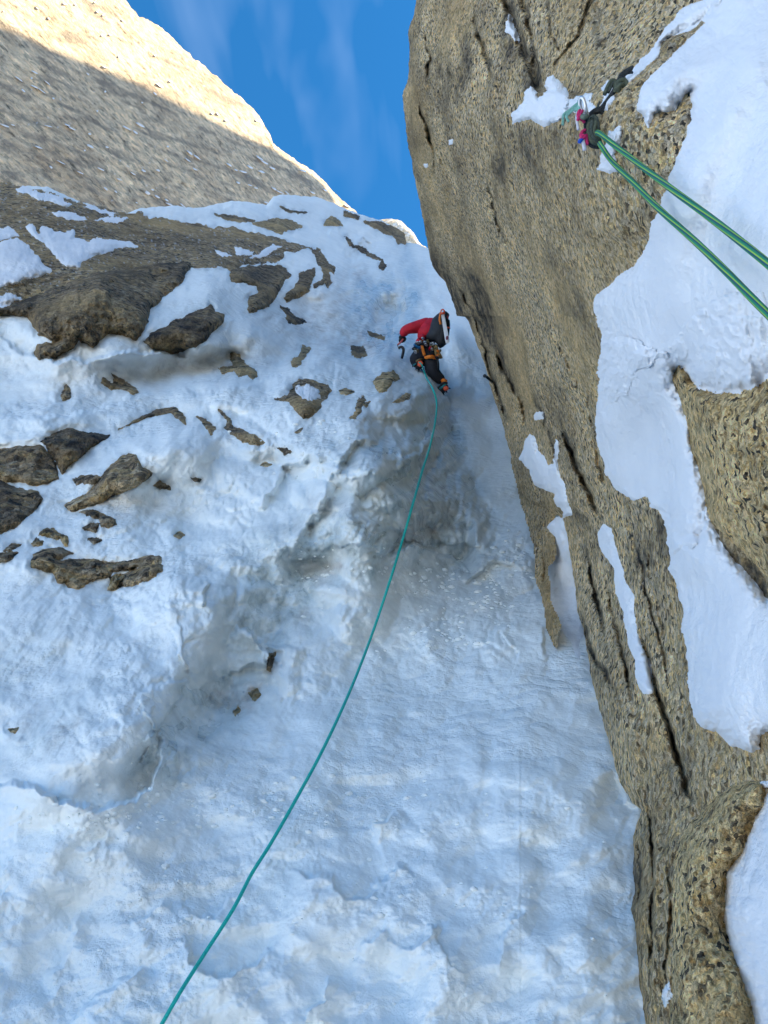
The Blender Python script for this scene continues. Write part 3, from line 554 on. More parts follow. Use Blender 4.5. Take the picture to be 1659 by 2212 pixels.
rock(V('b', (290, 1165), (330, 1120), (400, 1112), (470, 1158), (525, 1170), (528, 1245), (502, 1255), (470, 1202), (380, 1178)), 12, 'ochre arched rock above the broad ragged outcrop', 87, w=6, stain=.1, mat=M_ROCKY, edge=2)
rock(V('b', (245, 1235), (280, 1183), (332, 1215), (322, 1243), (262, 1248)), 9, 'little round ochre stone beside the ochre arched rock', 89, w=5, stain=.1, mat=M_ROCKY, edge=1.8)
rock(V('b', (25, 1288), (90, 1238), (168, 1238), (120, 1268), (60, 1293)), 8, 'upper of two flat stones at the left edge beside the broad ragged outcrop', 91, w=5, stain=.2, edge=1.8)
rock(V('b', (-60, 1330), (0, 1308), (80, 1293), (138, 1300), (80, 1352), (-60, 1400)), 9, 'lower of two flat stones at the left edge beside the broad ragged outcrop', 93, w=5, stain=.2, edge=1.8)
rock(V('b', (255, 1322), (330, 1273), (450, 1268), (565, 1303), (485, 1338), (430, 1352), (560, 1352), (700, 1350), (860, 1390), (1000, 1366), (1130, 1325), (1255, 1330), (1252, 1372), (1160, 1402), (1060, 1412), (1000, 1432), (880, 1442), (850, 1482), (740, 1505), (690, 1545), (590, 1583), (530, 1562), (520, 1522), (440, 1525), (400, 1455), (300, 1425), (248, 1405)), 15,
     'broad ragged brown outcrop, the lowest large rock in the left snow', 95, w=6, rough=8, stain=.25, edge=3, flow=(10, 9))
rock(V('b', (935, 1485), (1060, 1418), (1180, 1388), (1255, 1400), (1243, 1442), (1130, 1522), (1020, 1558), (928, 1557)), 17, 'smooth brown rock leaning on the right end of the broad ragged outcrop', 97, w=7, rough=4, stain=.1, edge=2)
rock(V('b', (850, 1490), (900, 1468), (972, 1480), (940, 1532), (885, 1592), (820, 1595), (850, 1532)), 12, 'rusty orange rock wedged under the broad ragged outcrop', 99, w=5, mat=M_ROCKY, edge=2)
rock(V('b', (1185, 782), (1230, 753), (1300, 788), (1315, 812), (1240, 803)), 7, 'small brown stone right of the long aslant boulder', 101, w=4, stain=.2, edge=1.8)
rock(V('b', (1343, 1172), (1385, 1143), (1424, 1165), (1385, 1188)), 7, 'single tiny olive stone in the snow above the ice bulge', 103, w=4, mat=M_ROCKY, edge=1)
rock(V('b', (675, 1197), (720, 1183), (780, 1205), (720, 1238)), 7, 'small dark brown stone above the middle of the broad ragged outcrop', 105, w=4, stain=.4, edge=1.5)
rock(V('b', (1468, 722), (1550, 738), (1535, 752), (1490, 747)), 5, 'tiny dark chip of rock in the rough snow right of the small brown stone', 107, w=4, stain=.5, edge=1.3)
rock(V('c', (370, 240), (410, 193), (470, 203), (560, 228), (642, 250), (662, 290), (622, 352), (580, 370), (572, 420), (500, 492), (440, 503), (390, 452), (340, 372), (225, 352), (330, 333), (345, 288), (372, 280)), 20,
     'snow capped brown boulder in the rough snow left of the climber', 109, w=7, rough=5, stain=.3, edge=2, name='boulder')
patch('snow_patch', V('c', (395, 255), (485, 240), (560, 288), (583, 350), (500, 365), (430, 345), (382, 290)), fieldA, 7, w=4, kind='snow', seed=111, edge=2.5, label='snow cap lying on the brown boulder left of the climber', cat='snow patch')
rock(V('c', (978, 215), (1060, 150), (1140, 143), (1203, 200), (1122, 232), (1082, 292), (1040, 303), (1000, 262)), 12, 'pale tan rock face just left of the climber\'s boots', 113, w=6, rough=3, edge=2, mat=M_ROCKY)
rock(V('c', (722, 292), (770, 273), (833, 295), (780, 318), (730, 312)), 7, 'flat pale stone between the snow capped boulder and the tan rock', 115, w=5, mat=M_ROCKY, edge=1.5)
rock(V('c', (1128, 378), (1180, 350), (1240, 308), (1270, 320), (1252, 352), (1190, 378)), 9, 'tan ragged rock below the pale tan rock face', 117, w=5, edge=2, mat=M_ROCKY)
rock(V('c', (868, 350), (910, 333), (925, 360), (893, 402), (883, 452), (850, 502), (803, 503), (838, 470), (858, 410)), 9, 'thin vertical chain of brown rock below the flat pale stone', 119, w=4, stain=.2, edge=2)
rock(V('c', (908, 392), (957, 373), (930, 412)), 6, 'tiny brown chip right of the vertical chain of rock', 121, w=4, stain=.2, edge=1)
rock(V('c', (385, 612), (440, 573), (422, 602)), 5, 'tiny brown sliver in the snow below the snow capped boulder', 123, w=4, stain=.2, edge=1)
rock(V('c', (113, 862), (160, 843), (203, 860), (150, 870)), 6, 'small rusty stone on the snow mound in the centre left', 125, w=4, mat=M_ROCKY, edge=1)
rock(V('5', (1155, 680), (1165, 612), (1190, 606), (1178, 655), (1165, 688)), 5, 'dark rock showing in the crack of the ice bulge', 127, w=4, stain=.6, edge=1.5)
rock(V('5', (1075, 785), (1110, 765), (1128, 790), (1100, 815)), 7, 'upper of two small brown stones frozen in the grey ice hollow', 129, w=4, edge=1.6, mat=M_ROCKY)
rock(V('5', (1008, 862), (1030, 842), (1043, 860), (1015, 884)), 6, 'lower of two small brown stones frozen in the grey ice hollow', 131, w=4, edge=1.4, mat=M_ROCKY)
rock(V('5', (38, 942), (82, 932), (66, 958)), 5, 'small brown stone in the dirty ice low on the left edge', 133, w=4, edge=1.2, mat=M_ROCKY)

build_A()

def snowp(poly, T, label, seed, field=fieldA, **kw):
    kw.setdefault('w', 6); kw.setdefault('edge', 3)
    return patch('snow_patch', poly, field, T, kind='snow', seed=seed, label=label, cat='snow patch', **kw)
snowp(V('a', (120, 130), (170, 112), (240, 145), (330, 165), (440, 190), (552, 255), (530, 270), (430, 240), (300, 215), (230, 175), (140, 155)), 7, 'long thin snow patch at the top left edge of the brown slab', 201, w=4, edge=2)
snowp(V('a', (388, 318), (480, 298), (560, 310), (682, 370), (600, 380), (500, 360)), 7, 'lens shaped snow patch second from the left on top of the brown slab', 203, w=4, edge=2)
snowp(V('a', (628, 268), (700, 265), (892, 320), (870, 342), (720, 290)), 6, 'narrow snow patch along the skyline of the brown slab', 205, w=4, edge=2)
snowp(V('a', (718, 370), (830, 345), (985, 350), (960, 380), (880, 394)), 6, 'small pointed snow patch right of the lens shaped one', 207, w=4, edge=2)
snowp(V('a', (-640, 500), (-400, 440), (-200, 432), (0, 428), (60, 423), (130, 450), (162, 490), (80, 502), (0, 530), (-250, 560), (-480, 540)), 10, 'upper snow patch at the left edge of the brown slab', 209)
snowp(V('a', (-900, 760), (-500, 620), (-200, 575), (0, 540), (130, 515), (220, 560), (300, 660), (322, 705), (402, 752), (402, 782), (200, 830), (0, 900), (-300, 960), (-700, 930)), 12, 'large rounded snow patch at the left edge above the dark boulder', 211, dome=6)
snowp(V('a', (188, 420), (250, 403), (292, 460), (320, 470), (308, 420), (400, 430), (412, 450), (500, 460), (572, 433), (582, 510), (680, 530), (760, 510), (860, 520), (1000, 540), (1075, 575), (900, 600), (760, 640), (620, 690), (605, 742), (520, 737), (460, 692), (400, 622), (340, 552), (250, 490)), 12,
      'big wing shaped snow patch in the middle of the brown slab', 213, dome=5)
snowp(V('a', (-420, 1030), (-200, 965), (0, 950), (90, 928), (183, 975), (100, 1010), (0, 1045), (-220, 1080)), 9, 'small snow patch at the left edge just above the dark boulder', 215)
snowp(V('e', (150, 478), (300, 518), (285, 548), (160, 545)), 6, 'small snow patch on the right part of the brown slab, left of two', 217, w=4, edge=2)
snowp(V('e', (380, 505), (440, 463), (522, 478), (450, 512), (390, 560), (250, 572)), 7, 'small hooked snow patch on the right part of the brown slab, right of two', 219, w=4, edge=2)
snowp(V('e', (-10, 500), (60, 520), (130, 550), (60, 560), (20, 540)), 6, 'little snow patch on the brown slab above the snow gully', 221, w=4, edge=2)

# clods and crumbs of snow lying where the surface has broken
def build_debris():
    import bmesh
    bm = bmesh.new(); bmesh.ops.create_icosphere(bm, subdivisions=2, radius=1.0); bm.verts.ensure_lookup_table()
    bv = np.array([v.co[:] for v in bm.verts]); bf = np.array([[v.index for v in f.verts] for f in bm.faces]); bm.free()
    rr = np.random.default_rng(21); zones = [(1030, 1280, 120, 55, 90), (930, 1370, 90, 50, 60), (1120, 1190, 80, 40, 50), (700, 1730, 330, 60, 90), (300, 1760, 280, 60, 80), (900, 1900, 330, 160, 60), (300, 1950, 260, 140, 50), (760, 1230, 120, 60, 40), (200, 1760, 150, 30, 30), (640, 980, 120, 70, 40), (950, 1260, 70, 50, 40)]
    co = []; fs = []; k = 0
    for (cx, cy, sx, sy, n) in zones:
        for _ in range(n):
            x = cx + rr.normal() * sx * .6; y = cy + rr.normal() * sy * .6
            if x < -20 or x > left_lim(y) - 16: continue
            d = float(fieldA.at(x, y)); sz = rr.uniform(1.6, 3.2) if rr.random() < .75 else rr.uniform(3.2, 6.5)
            m = sz * d / F; p = W(x, y, d - m * .1)
            q = bv * (1 + .45 * pn(bv[:, 0] * 1.3 + k, bv[:, 1] * 1.3 + bv[:, 2], 5)[:, None] + .2 * pn(bv[:, 0] * 3 + k, bv[:, 2] * 3, 6)[:, None])
            a = rr.uniform(0, 6.28); c_, s_ = math.cos(a), math.sin(a); q = np.stack([q[:, 0] * c_ - q[:, 1] * s_, q[:, 0] * s_ + q[:, 1] * c_, q[:, 2]], 1) * [1.3, 1, .8]
            co.append(q * m + p); fs.append(bf + k * len(bv)); k += 1
    co = np.vstack(co); me = mesh_np('snow_crumbs', co, np.vstack(fs), M_SNOW, attrs={'ice': np.zeros(len(co)), 'dirt_shade': np.zeros(len(co))})
    link('snow_crumbs', me, kind='stuff', label='loose crumbs and clods of snow scattered over the slope', cat='snow')
def left_lim(y): return float(np.interp(y, [700, 900, 1100, 1390, 1500, 1750, 2212], [980, 1070, 1140, 1195, 1260, 1360, 1370]))
build_debris()

# ------------------------------------------------------------------ the granite wall on the right
LEFT = V('2', (230, -700), (170, -200), (140, 0), (130, 60), (105, 130), (110, 220), (105, 340), (80, 410), (85, 470), (100, 600), (130, 760), (160, 900), (180, 1000), (195, 1100)) + \
       V('4', (208, 40), (230, 75), (262, 110), (292, 180), (318, 262), (352, 262), (372, 300), (400, 380), (440, 480), (470, 600), (510, 720), (545, 850), (575, 985), (620, 1060), (700, 1095), (760, 1125)) + \
       V('6', (790, 90), (810, 230), (828, 330), (832, 420), (860, 500), (880, 620), (900, 740), (930, 850), (960, 950), (1000, 1106)) + \
       V('8', (1005, 20), (1020, 60), (1070, 150), (1113, 180), (1100, 220), (1075, 300), (1080, 380), (1075, 450), (1085, 520), (1060, 640), (1075, 760), (1085, 880), (1100, 950), (1120, 1050), (1130, 1106), (1160, 1400), (1180, 2000))
LEFT = np.array(LEFT)
def left_of(y): return np.interp(y, LEFT[:, 1], LEFT[:, 0]) + 2.0 * fbm(y / 30, y * 0, 4, 191, .6)
# line, depth (cut), half width
CRACKS = [(V('8', (1120, 60), (1142, 200), (1158, 330), (1165, 440)), 10, 2.4), (V('8', (1165, 500), (1150, 640), (1160, 760), (1140, 860)), 9, 2.4), (V('8', (1262, 300), (1235, 480), (1240, 640), (1215, 860), (1225, 1000)), 11, 3), (V('8', (1100, 300), (1108, 460), (1098, 600)), 9, 2.2),
          (V('6', (670, 60), (690, 200), (700, 330)), 9, 2), (V('6', (880, 200), (905, 330), (940, 470), (950, 560)), 9, 2.2), (V('6', (1060, 60), (1120, 250), (1150, 420), (1215, 640), (1240, 800)), 9, 2.4), (V('4', (620, 560), (690, 700), (740, 860), (760, 960)), 10, 2.6),
          (V('4', (300, 100), (380, 240), (430, 380), (470, 500)), 10, 2.6), (V('2', (420, 700), (470, 880), (500, 1000), (560, 1106)), 9, 2.4), (V('2', (170, 120), (200, 260), (180, 380)), 9, 2.6), (V('2', (140, 420), (190, 560), (215, 700), (210, 800)), 11, 3), (V('4', (880, 560), (890, 700), (930, 830)), 9, 2),
          (V('2', (60, 980), (130, 940)), 0, 5), (V('4', (420, 330), (450, 470), (500, 620), (540, 740)), 14, 4), (V('4', (720, 250), (760, 400), (830, 540), (850, 640)), 8, 4), (V('4', (870, 700), (930, 900), (960, 1000)), 8, 4), (V('6', (860, 100), (890, 260), (930, 420), (960, 520)), 10, 4),
          (V('6', (950, 250), (975, 380), (1010, 520), (1050, 700), (1080, 860)), 12, 4), (V('6', (1130, 60), (1150, 250), (1190, 430), (1230, 620)), 8, 4), (V('2', (700, -20), (720, 120), (780, 260)), 10, 4), (V('2', (380, -20), (400, 130), (450, 250), (470, 380)), 12, 5), (V('8', (1155, 250), (1162, 420), (1160, 560)), 8, 3),
          (V('4', (480, 400), (520, 500), (560, 560), (600, 660), (625, 760)), 15, 5), (V('4', (750, 730), (790, 800), (820, 870), (860, 970), (925, 1106), (950, 1160)), 26, 5),
          (V('6', (1100, 480), (1140, 640), (1180, 780), (1220, 900), (1270, 1060), (1295, 1150), (1320, 1220), (1355, 1300)), 22, 5),
          (V('6', (832, 400), (870, 500), (900, 620), (960, 700), (1010, 820)), 10, 4),
          (V('2', (520, -50), (545, 60), (600, 200), (655, 330), (668, 400)), 20, 9), (V('2', (590, -50), (630, 120), (650, 250), (660, 350)), 14, 6),
          (V('2', (290, 0), (260, 150), (275, 300), (330, 420)), 7, 8),
          (V('4', (400, 100), (420, 250), (500, 420), (540, 560)), 9, 10), (V('2', (500, 600), (560, 800), (620, 1000), (650, 1106)), 4, 10),
          (V('4', (640, 330), (700, 470), (740, 620), (790, 720)), 6, 9), (V('2', (150, 450), (240, 640), (330, 850), (360, 1000)), 7, 9)]
STEP_W = [(V('8', (1150, -60), (1165, 200), (1170, 480), (1165, 760), (1150, 1100)), 14, 6, 60), (V('8', (1245, 240), (1225, 480), (1215, 760), (1205, 1100)), 14, 6, 60), (V('8', (1090, 120), (1105, 300), (1110, 500), (1100, 760), (1120, 1000)), 9, 5, 40),
          (V('6', (780, 60), (830, 300), (900, 560), (990, 900), (1050, 1106)), 12, 8, 70), (V('4', (180, 60), (330, 300), (430, 560), (520, 800), (600, 1100)), 12, 12, 80), (V('2', (260, -60), (240, 200), (300, 500), (360, 800), (420, 1100)), 10, 14, 90),
          (V('2', (1000, 560), (900, 700), (840, 900), (860, 1106)), 7, 30, 120),
          (V('2', (560, 180), (660, 390), (760, 402), (860, 410), (940, 385), (1060, 335), (1160, 250), (1225, 180), (1370, 92), (1480, 20)), -26, 9, 260),
          (V('4', (560, 400), (640, 560), (700, 740), (780, 900), (840, 1106), (900, 1300)), 9, 12, 90), (V('2', (300, 300), (370, 600), (420, 900), (500, 1200)), 10, 40, 120),
          (V('6', (930, 560), (960, 700), (1010, 850), (1060, 1000), (1100, 1160)), 8, 9, 60), (V('6', (1090, 700), (1130, 820), (1150, 960), (1160, 1100)), 7, 9, 60)]
def reliefW(px, py):
    c = px - np.interp(py, LEFT[:, 1], LEFT[:, 0])
    wc = c + 14 * fbm(px / 120, py / 200, 3, 101)
    h = 9 * fbm(wc / 170, py / 420, 3, 103) + 3.5 * rid(wc / 70, py / 420, 3, 107, .5) + 1.2 * rid(wc / 26, py / 140, 3, 111, .55)
    h = h + 2.2 * fbm(px / 15, py / 24, 3, 115, .6) + 2.6 * np.clip(rid(wc / 44, py / 70, 3, 131, .55), -1, .6) + 0.8 * fbm(px / 4.5, py / 5.5, 2, 119, .6)
    for line, amp, hw in CRACKS:
        L_ = np.asarray(line); mn = L_.min(0) - 60; mx_ = L_.max(0) + 60
        m = (px > mn[0]) & (px < mx_[0]) & (py > mn[1]) & (py < mx_[1])
        qx = px[m] + 5 * pn(px[m] / 22, py[m] / 22, 161) + 2 * pn(px[m] / 7, py[m] / 7, 162)
        s_, e = sided(qx, py[m], line)
        h[m] -= 1.5 * amp * e * np.exp(-(np.abs(s_) / hw) ** 1.6) * np.clip(.8 + .7 * pn(px[m] / 40, py[m] / 40, 165), .2, 1.3)
    for line, amp, ew, dc in STEP_W:
        L_ = np.asarray(line); mn = L_.min(0) - 3 * dc; mx_ = L_.max(0) + 3 * dc
        m = (px > mn[0]) & (px < mx_[0]) & (py > mn[1]) & (py < mx_[1])
        qx = px[m] + 6 * pn(px[m] / 30, py[m] / 30, 171)
        s_, e = sided(qx, py[m], line)
        h[m] += amp * e * sstep(-ew * .5, ew * .5, s_) * np.exp(-np.clip(s_, 0, None) / dc)
    h = h + 2.0 * cell(wc / 30, py / 60, 133) + 17 * facet((wc + .2 * py) / 120, py / 330, 134) + 7 * facet((wc + .1 * py) / 50, py / 130, 135) + 2.2 * facet(wc / 20, py / 44, 136)
    h = h * 2.9
    h = h - 70 * np.exp(-np.clip(c, 0, None) / 16.0) * (1) - 12 * np.exp(-np.clip(c, 0, None) / 60.0)
    return h
fieldW = Field(fW, reliefW, (780, 2400)); softW = fieldW.blur(22); fieldW.soft = softW
STAIN_SHADE_W = [(1565, 1190, 18, 120, -42, 1.2), (1620, 1245, 60, 16, 42, 1.0), (1130, 130, 30, 90, -15, .8), (1160, 180, 26, 40, 0, .8), (1175, 300, 110, 34, 8, .55), (1010, 150, 40, 110, -10, .5), (900, 300, 22, 260, 0, .5), (930, 560, 20, 120, -15, .5), (1040, 640, 24, 200, -14, .45), (1110, 350, 60, 60, 0, .4),  # first two paint the shade in the gap under the granite block, rest streaks
           (1120, 900, 30, 160, -15, .4), (970, 620, 18, 80, -10, .7), (1475, 265, 36, 30, 0, .6), (1300, 1440, 22, 60, -15, .4), (1400, 1720, 40, 80, 0, .25), (1290, 230, 30, 16, 0, .3), (1220, 870, 20, 60, -20, .3)]
def build_W():
    ys = np.concatenate([np.arange(-1500, -300, 24), np.arange(-300, -20, 10), np.arange(-20, 2240, 2.6), np.arange(2240, 2590, 14)])
    lx = left_of(ys); nc = 345
    t = np.concatenate([np.linspace(0, 1, 300) ** 1.25, np.linspace(1.02, 2.6, 45)])
    PX = np.minimum(lx[:, None] + t[None] * (1800 - lx[:, None]), 3000 + t[None]); PY = np.tile(ys[:, None], (1, nc))
    D = np.where((PX > 2380) | (PY < -295), fW(PX, PY) * (1 - reliefW(PX, PY) / F), fieldW.at(PX, PY))
    st = blobs(PX, PY, STAIN_SHADE_W) - .04 + .8 * fbm((PX - np.interp(PY, LEFT[:, 1], LEFT[:, 0])) / 60, PY / 260, 4, 181, .6)
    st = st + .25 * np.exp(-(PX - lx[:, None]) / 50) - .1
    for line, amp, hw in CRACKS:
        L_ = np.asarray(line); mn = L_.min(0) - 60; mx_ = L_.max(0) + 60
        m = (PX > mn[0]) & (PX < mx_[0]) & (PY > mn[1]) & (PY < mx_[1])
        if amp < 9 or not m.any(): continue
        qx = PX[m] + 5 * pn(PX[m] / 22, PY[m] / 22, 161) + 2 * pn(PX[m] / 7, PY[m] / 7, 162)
        s_, e = sided(qx, PY[m], line); st[m] += .9 * e * np.exp(-(s_ / (hw * 1.1)) ** 2)  # shade inside the cracks, painted into the rock colour
    for dd, dx in ((1.03, 2.5), (1.12, 9), (1.35, 40), (2.0, 130)):
        PX = np.hstack([(lx + dx)[:, None], PX]); PY = np.hstack([PY[:, :1], PY]); D = np.hstack([(fieldW.at(lx, ys) * dd)[:, None], D]); st = np.hstack([st[:, :1], st])
    co = W(PX, PY, D).reshape(-1, 3)
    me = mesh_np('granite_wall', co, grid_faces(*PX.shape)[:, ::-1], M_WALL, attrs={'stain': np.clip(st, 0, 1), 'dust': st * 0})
    link('granite_wall', me, kind='structure', label='tall ochre granite wall bounding the gully on the right')
build_W()

# hanging fang of rock below the wall's left edge: continues the wall
patch('rock_rib', V('4', (556, 880), (640, 860), (700, 1040), (742, 1062), (742, 1106)) + V('6', (720, 40), (702, 62), (732, 122), (732, 200), (697, 240), (706, 300), (716, 400), (756, 490), (741, 575), (715, 512), (699, 400), (666, 290), (661, 165), (640, 90), (612, 0)) + V('4', (590, 1020)),
      fieldW, 10, w=8, kind='rock', mat=M_WALL, seed=301, rough=3, edge=1.5, flow=(75, 9), label='pointed fang of granite hanging down in front of the snow chute', cat='rock', update=False, stain=.3, under=1.0)
WS = dict(field=fieldW)
# snow and rock lying against the wall, back to front
snowp(V('8', (1700, 40), (1640, 150), (1590, 230), (1530, 380), (1470, 450), (1465, 560), (1458, 660), (1490, 780), (1530, 900), (1570, 1010), (1590, 1106), (1620, 1500), (2400, 1500), (2400, 40)), 30, 'smooth snow in the bottom right corner beside the lowest rock pillar', 311, field=fieldW, w=30, edge=4, dome=20)
snowp(V('6', (1390, -40), (1355, 100), (1240, 80), (1225, 130), (1235, 250), (1250, 280), (1275, 350), (1296, 440), (1285, 520), (1300, 560), (1311, 600), (1310, 700), (1320, 780), (1330, 880), (1370, 930), (1430, 950), (1500, 1010), (1560, 1035), (1592, 1045), (1620, 1020), (1625, 970), (1640, 958), (1900, 900), (2100, 700), (2100, 520), (1659, 375), (1600, 300), (1520, 212), (1450, 125), (1412, 40)), 24,
      'smooth snow field hanging below the overhung shelf at the right edge', 313, field=fieldW, w=12, edge=3, dome=34, rough=5, dents=[(1500, 1290, 70, 60, 0, -60), (1560, 1500, 60, 120, 0, 35)])
snowp(V('2', (1420, -120), (1400, 30), (1372, 100), (1280, 200), (1160, 320), (1110, 380), (1090, 480), (1110, 502), (1150, 556), (1160, 502), (1190, 480), (1250, 482), (1300, 402), (1325, 388), (1328, 520), (1300, 600), (1230, 770), (1190, 900), (1150, 960), (1150, 1020), (1110, 1106)) +
      V('4', (1080, 40), (940, 150), (905, 200), (910, 250), (930, 300), (942, 360), (935, 440), (935, 520), (920, 600), (920, 650), (905, 720), (915, 790), (945, 880), (960, 950), (1000, 1010), (1070, 1052), (1110, 1045), (1140, 1040), (1150, 1090), (1180, 1106)) +
      V('6', (1215, 40), (1225, 130), (1245, 190), (1290, 152), (1355, 140), (1390, 50), (1396, 0)) + V('4', (1386, 1040), (1372, 950), (1332, 850), (1312, 720), (1272, 600), (1250, 530), (1268, 478), (1300, 478), (1318, 530), (1360, 570), (1460, 594), (1540, 590), (1620, 560), (1640, 528), (1700, 500), (2150, 480)) + V('2', (2150, -120)), 26,
      'great wind shaped sheet of snow covering the upper right of the wall', 331, field=fieldW, w=14, edge=3, dome=26, rough=7, dents=[(1395, 1010, 70, 150, 5, -95), (1560, 420, 60, 200, 20, -50), (1470, 500, 50, 160, 15, 45), (1400, 800, 80, 70, 0, 55), (1620, 150, 60, 160, 20, 45), (1520, 250, 40, 140, 20, -35), (1440, 1120, 50, 60, 0, 30)])
patch('boulder', V('4', (1270, 470), (1300, 490), (1320, 530), (1370, 560), (1460, 580), (1540, 575), (1620, 545), (1640, 515), (1700, 480), (2100, 470), (2100, 1550), (1659, 1390), (1600, 1330), (1520, 1250), (1430, 1170), (1392, 1106), (1386, 1050), (1370, 950), (1330, 850), (1310, 720), (1270, 600), (1243, 530)), fieldW, 62,
      w=24, kind='rock', mat=M_SLAB, seed=321, rough=13, edge=2, dome=40, label='yellow speckled granite block at the right edge between two snow fields', cat='rock', under=3)
snowp(V('4', (1240, 400), (1330, 250), (1460, 180), (1659, 150), (2100, 140), (2100, 470), (1700, 505), (1640, 532), (1620, 562), (1540, 592), (1460, 597), (1360, 572), (1318, 532), (1300, 485), (1262, 476)), 16, 'rounded bulge of snow overhanging the yellow granite block', 333, field=fieldW, w=70, edge=4, dome=24, rough=4)
snowp(V('4', (930, 620), (1000, 640), (1060, 560), (1090, 500), (1180, 440), (1230, 440), (1150, 400), (1050, 350), (960, 330), (930, 420)), 9, 'soft rim of snow above the hollow in the middle of the snow sheet', 335, field=fieldW, w=22, edge=6, rough=3)
snowp(V('2', (1400, -120), (1380, 0), (1290, 35), (1210, 130), (1150, 220), (1080, 288), (1040, 330), (1060, 356), (1110, 310), (1180, 250), (1200, 180), (1260, 150), (1330, 130), (1372, 95), (1450, 20), (1480, -120)), 14, 'narrow strip of snow in the crack above the rope anchor', 337, field=fieldW, w=7, edge=2.5)
patch('rock_rib', V('2', (1375, 88), (1385, 100), (1300, 180), (1230, 250), (1160, 318), (1105, 372), (1070, 400), (1060, 370), (1130, 312), (1190, 250), (1206, 180), (1262, 152), (1330, 132)), fieldW, 14, w=8, kind='rock', mat=M_WALL, seed=341, rough=4, edge=1.5, stain=.2, label='thin granite rib between the strip of snow and the snow sheet', cat='rock')
snowp(V('2', (550, 490), (555, 540), (600, 525), (640, 520), (690, 548), (730, 530), (790, 500), (800, 440), (790, 390), (760, 350), (730, 323), (700, 335), (695, 360), (705, 390), (665, 425), (655, 390), (630, 370), (610, 400), (605, 440)), 20, 'bright two pronged snow patch on the ledge left of the rope anchor', 343, field=fieldW, w=8, edge=2.2)
snowp(V('2', (540, 60), (525, 100), (523, 135), (560, 165), (585, 185), (585, 150), (560, 110), (552, 65)), 9, 'small slender snow patch in the dark crack high on the wall', 345, field=fieldW, w=5, edge=2)
snowp(V('2', (780, 470), (800, 430), (850, 415), (900, 400), (895, 440), (920, 470), (880, 500), (840, 490)), 9, 'thin snow around the carabiner of the anchor', 347, field=fieldW, w=6, edge=2.5, icev=.3)
snowp(V('2', (940, 375), (970, 345), (1000, 350), (985, 400), (1000, 420), (960, 480), (930, 470), (950, 420)), 8, 'snow lying on the dark sling above the anchor knot', 349, field=fieldW, w=5, edge=2)
snowp(V('k', (1000, 990), (1060, 1010), (1060, 1200), (950, 1420), (1000, 1600), (980, 1700), (880, 1720), (660, 1690), (740, 1560), (740, 1400), (820, 1290), (860, 1050), (940, 1060)), 11, 'snow stuck below the anchor knot behind the striped ropes', 351, field=fieldW, w=5, edge=2)
snowp(V('4', (625, 772), (600, 830), (580, 880), (612, 920), (640, 1000), (690, 1005), (742, 1030), (735, 1070), (770, 1106)) + V('6', (770, 30), (815, 10), (795, -60), (772, -130), (755, -170), (750, -290), (742, -318), (730, -280), (735, -210), (712, -195), (690, -240), (665, -268), (645, -330)), 14,
      'forked snow patch caught low on the wall above the granite fang', 353, field=fieldW, w=6, edge=2.5)
class Blend:
    x0 = fieldW.x0; px = fieldW.px; py = fieldW.py; D = fieldW.D
    def at(s, px, py):
        k = sstep(1140, 1400, np.asarray(py, float)); return fieldW.at(px, py) * (1 - k) + fieldA.at(px, py) * 1.004 * k
snowp(V('6', (718, 42), (775, 24), (788, 110), (808, 230), (828, 330), (834, 420), (858, 500), (880, 620), (860, 700), (800, 640), (760, 500), (718, 400), (706, 300), (697, 242), (732, 200), (734, 122), (702, 64)), 6, 'long tongue of snow between the granite fang and the wall', 355, field=Blend(), w=20, edge=1, update=False)
snowp(V('6', (945, 50), (918, 100), (940, 170), (990, 240), (1000, 350), (1032, 430), (1052, 560), (1082, 640), (1092, 740), (1120, 792), (1166, 780), (1150, 650), (1108, 560), (1085, 470), (1080, 370), (1040, 290), (1010, 180), (980, 70)), 12, 'long narrow runnel of snow between two ribs of the wall', 357, field=fieldW, w=7, edge=2)
snowp(V('4', (645, 690), (660, 672), (692, 675), (690, 705), (650, 712)), 6, 'tiny snow cushion in a niche of the wall below the climber', 359, field=fieldW, w=4, edge=1.5)
snowp(V('d', (1285, 640), (1310, 630), (1305, 720), (1295, 800), (1285, 720)), 4, 'thin vertical snow streak on the granite fang', 361, field=fieldW, w=4, edge=1.2, update=False)
snowp(V('2', (278, 605), (300, 600), (295, 625), (280, 628)), 4, 'tiny snow dab high on the wall left of centre', 363, field=fieldW, w=3, edge=1)
snowp(V('2', (170, 708), (188, 706), (190, 724), (174, 724)), 4, 'tiny snow dab near the left edge of the wall', 365, field=fieldW, w=3, edge=1)
patch('rock_pillar', V('8', (1370, 200), (1440, 120), (1500, 80), (1560, 60), (1640, 60), (1640, 160), (1600, 220), (1540, 380), (1480, 450), (1476, 560), (1468, 660), (1500, 780), (1540, 900), (1580, 1010), (1600, 1106), (1640, 1500), (1200, 1500), (1240, 1000), (1250, 760), (1245, 560), (1260, 380), (1280, 300), (1320, 240)), fieldW, 56,
      w=14, kind='rock', mat=M_SLAB, seed=371, rough=9, edge=2, dome=22, label='knobbly granite pillar in the bottom right corner beside the smooth snow', cat='rock', flow=(80, 26), stain=.1)
snowp(V('8', (1625, 60), (1680, 50), (1690, 85), (1640, 85)), 6, 'small snow dab on top of the knobbly pillar', 373, field=fieldW, w=4, edge=1.5)
snowp(V('8', (1200, 960), (1230, 920), (1245, 980), (1215, 1040), (1203, 1010)), 4, 'clear ice blob on the foot of the wall', 375, field=fieldW, w=4, edge=2, icev=.8)

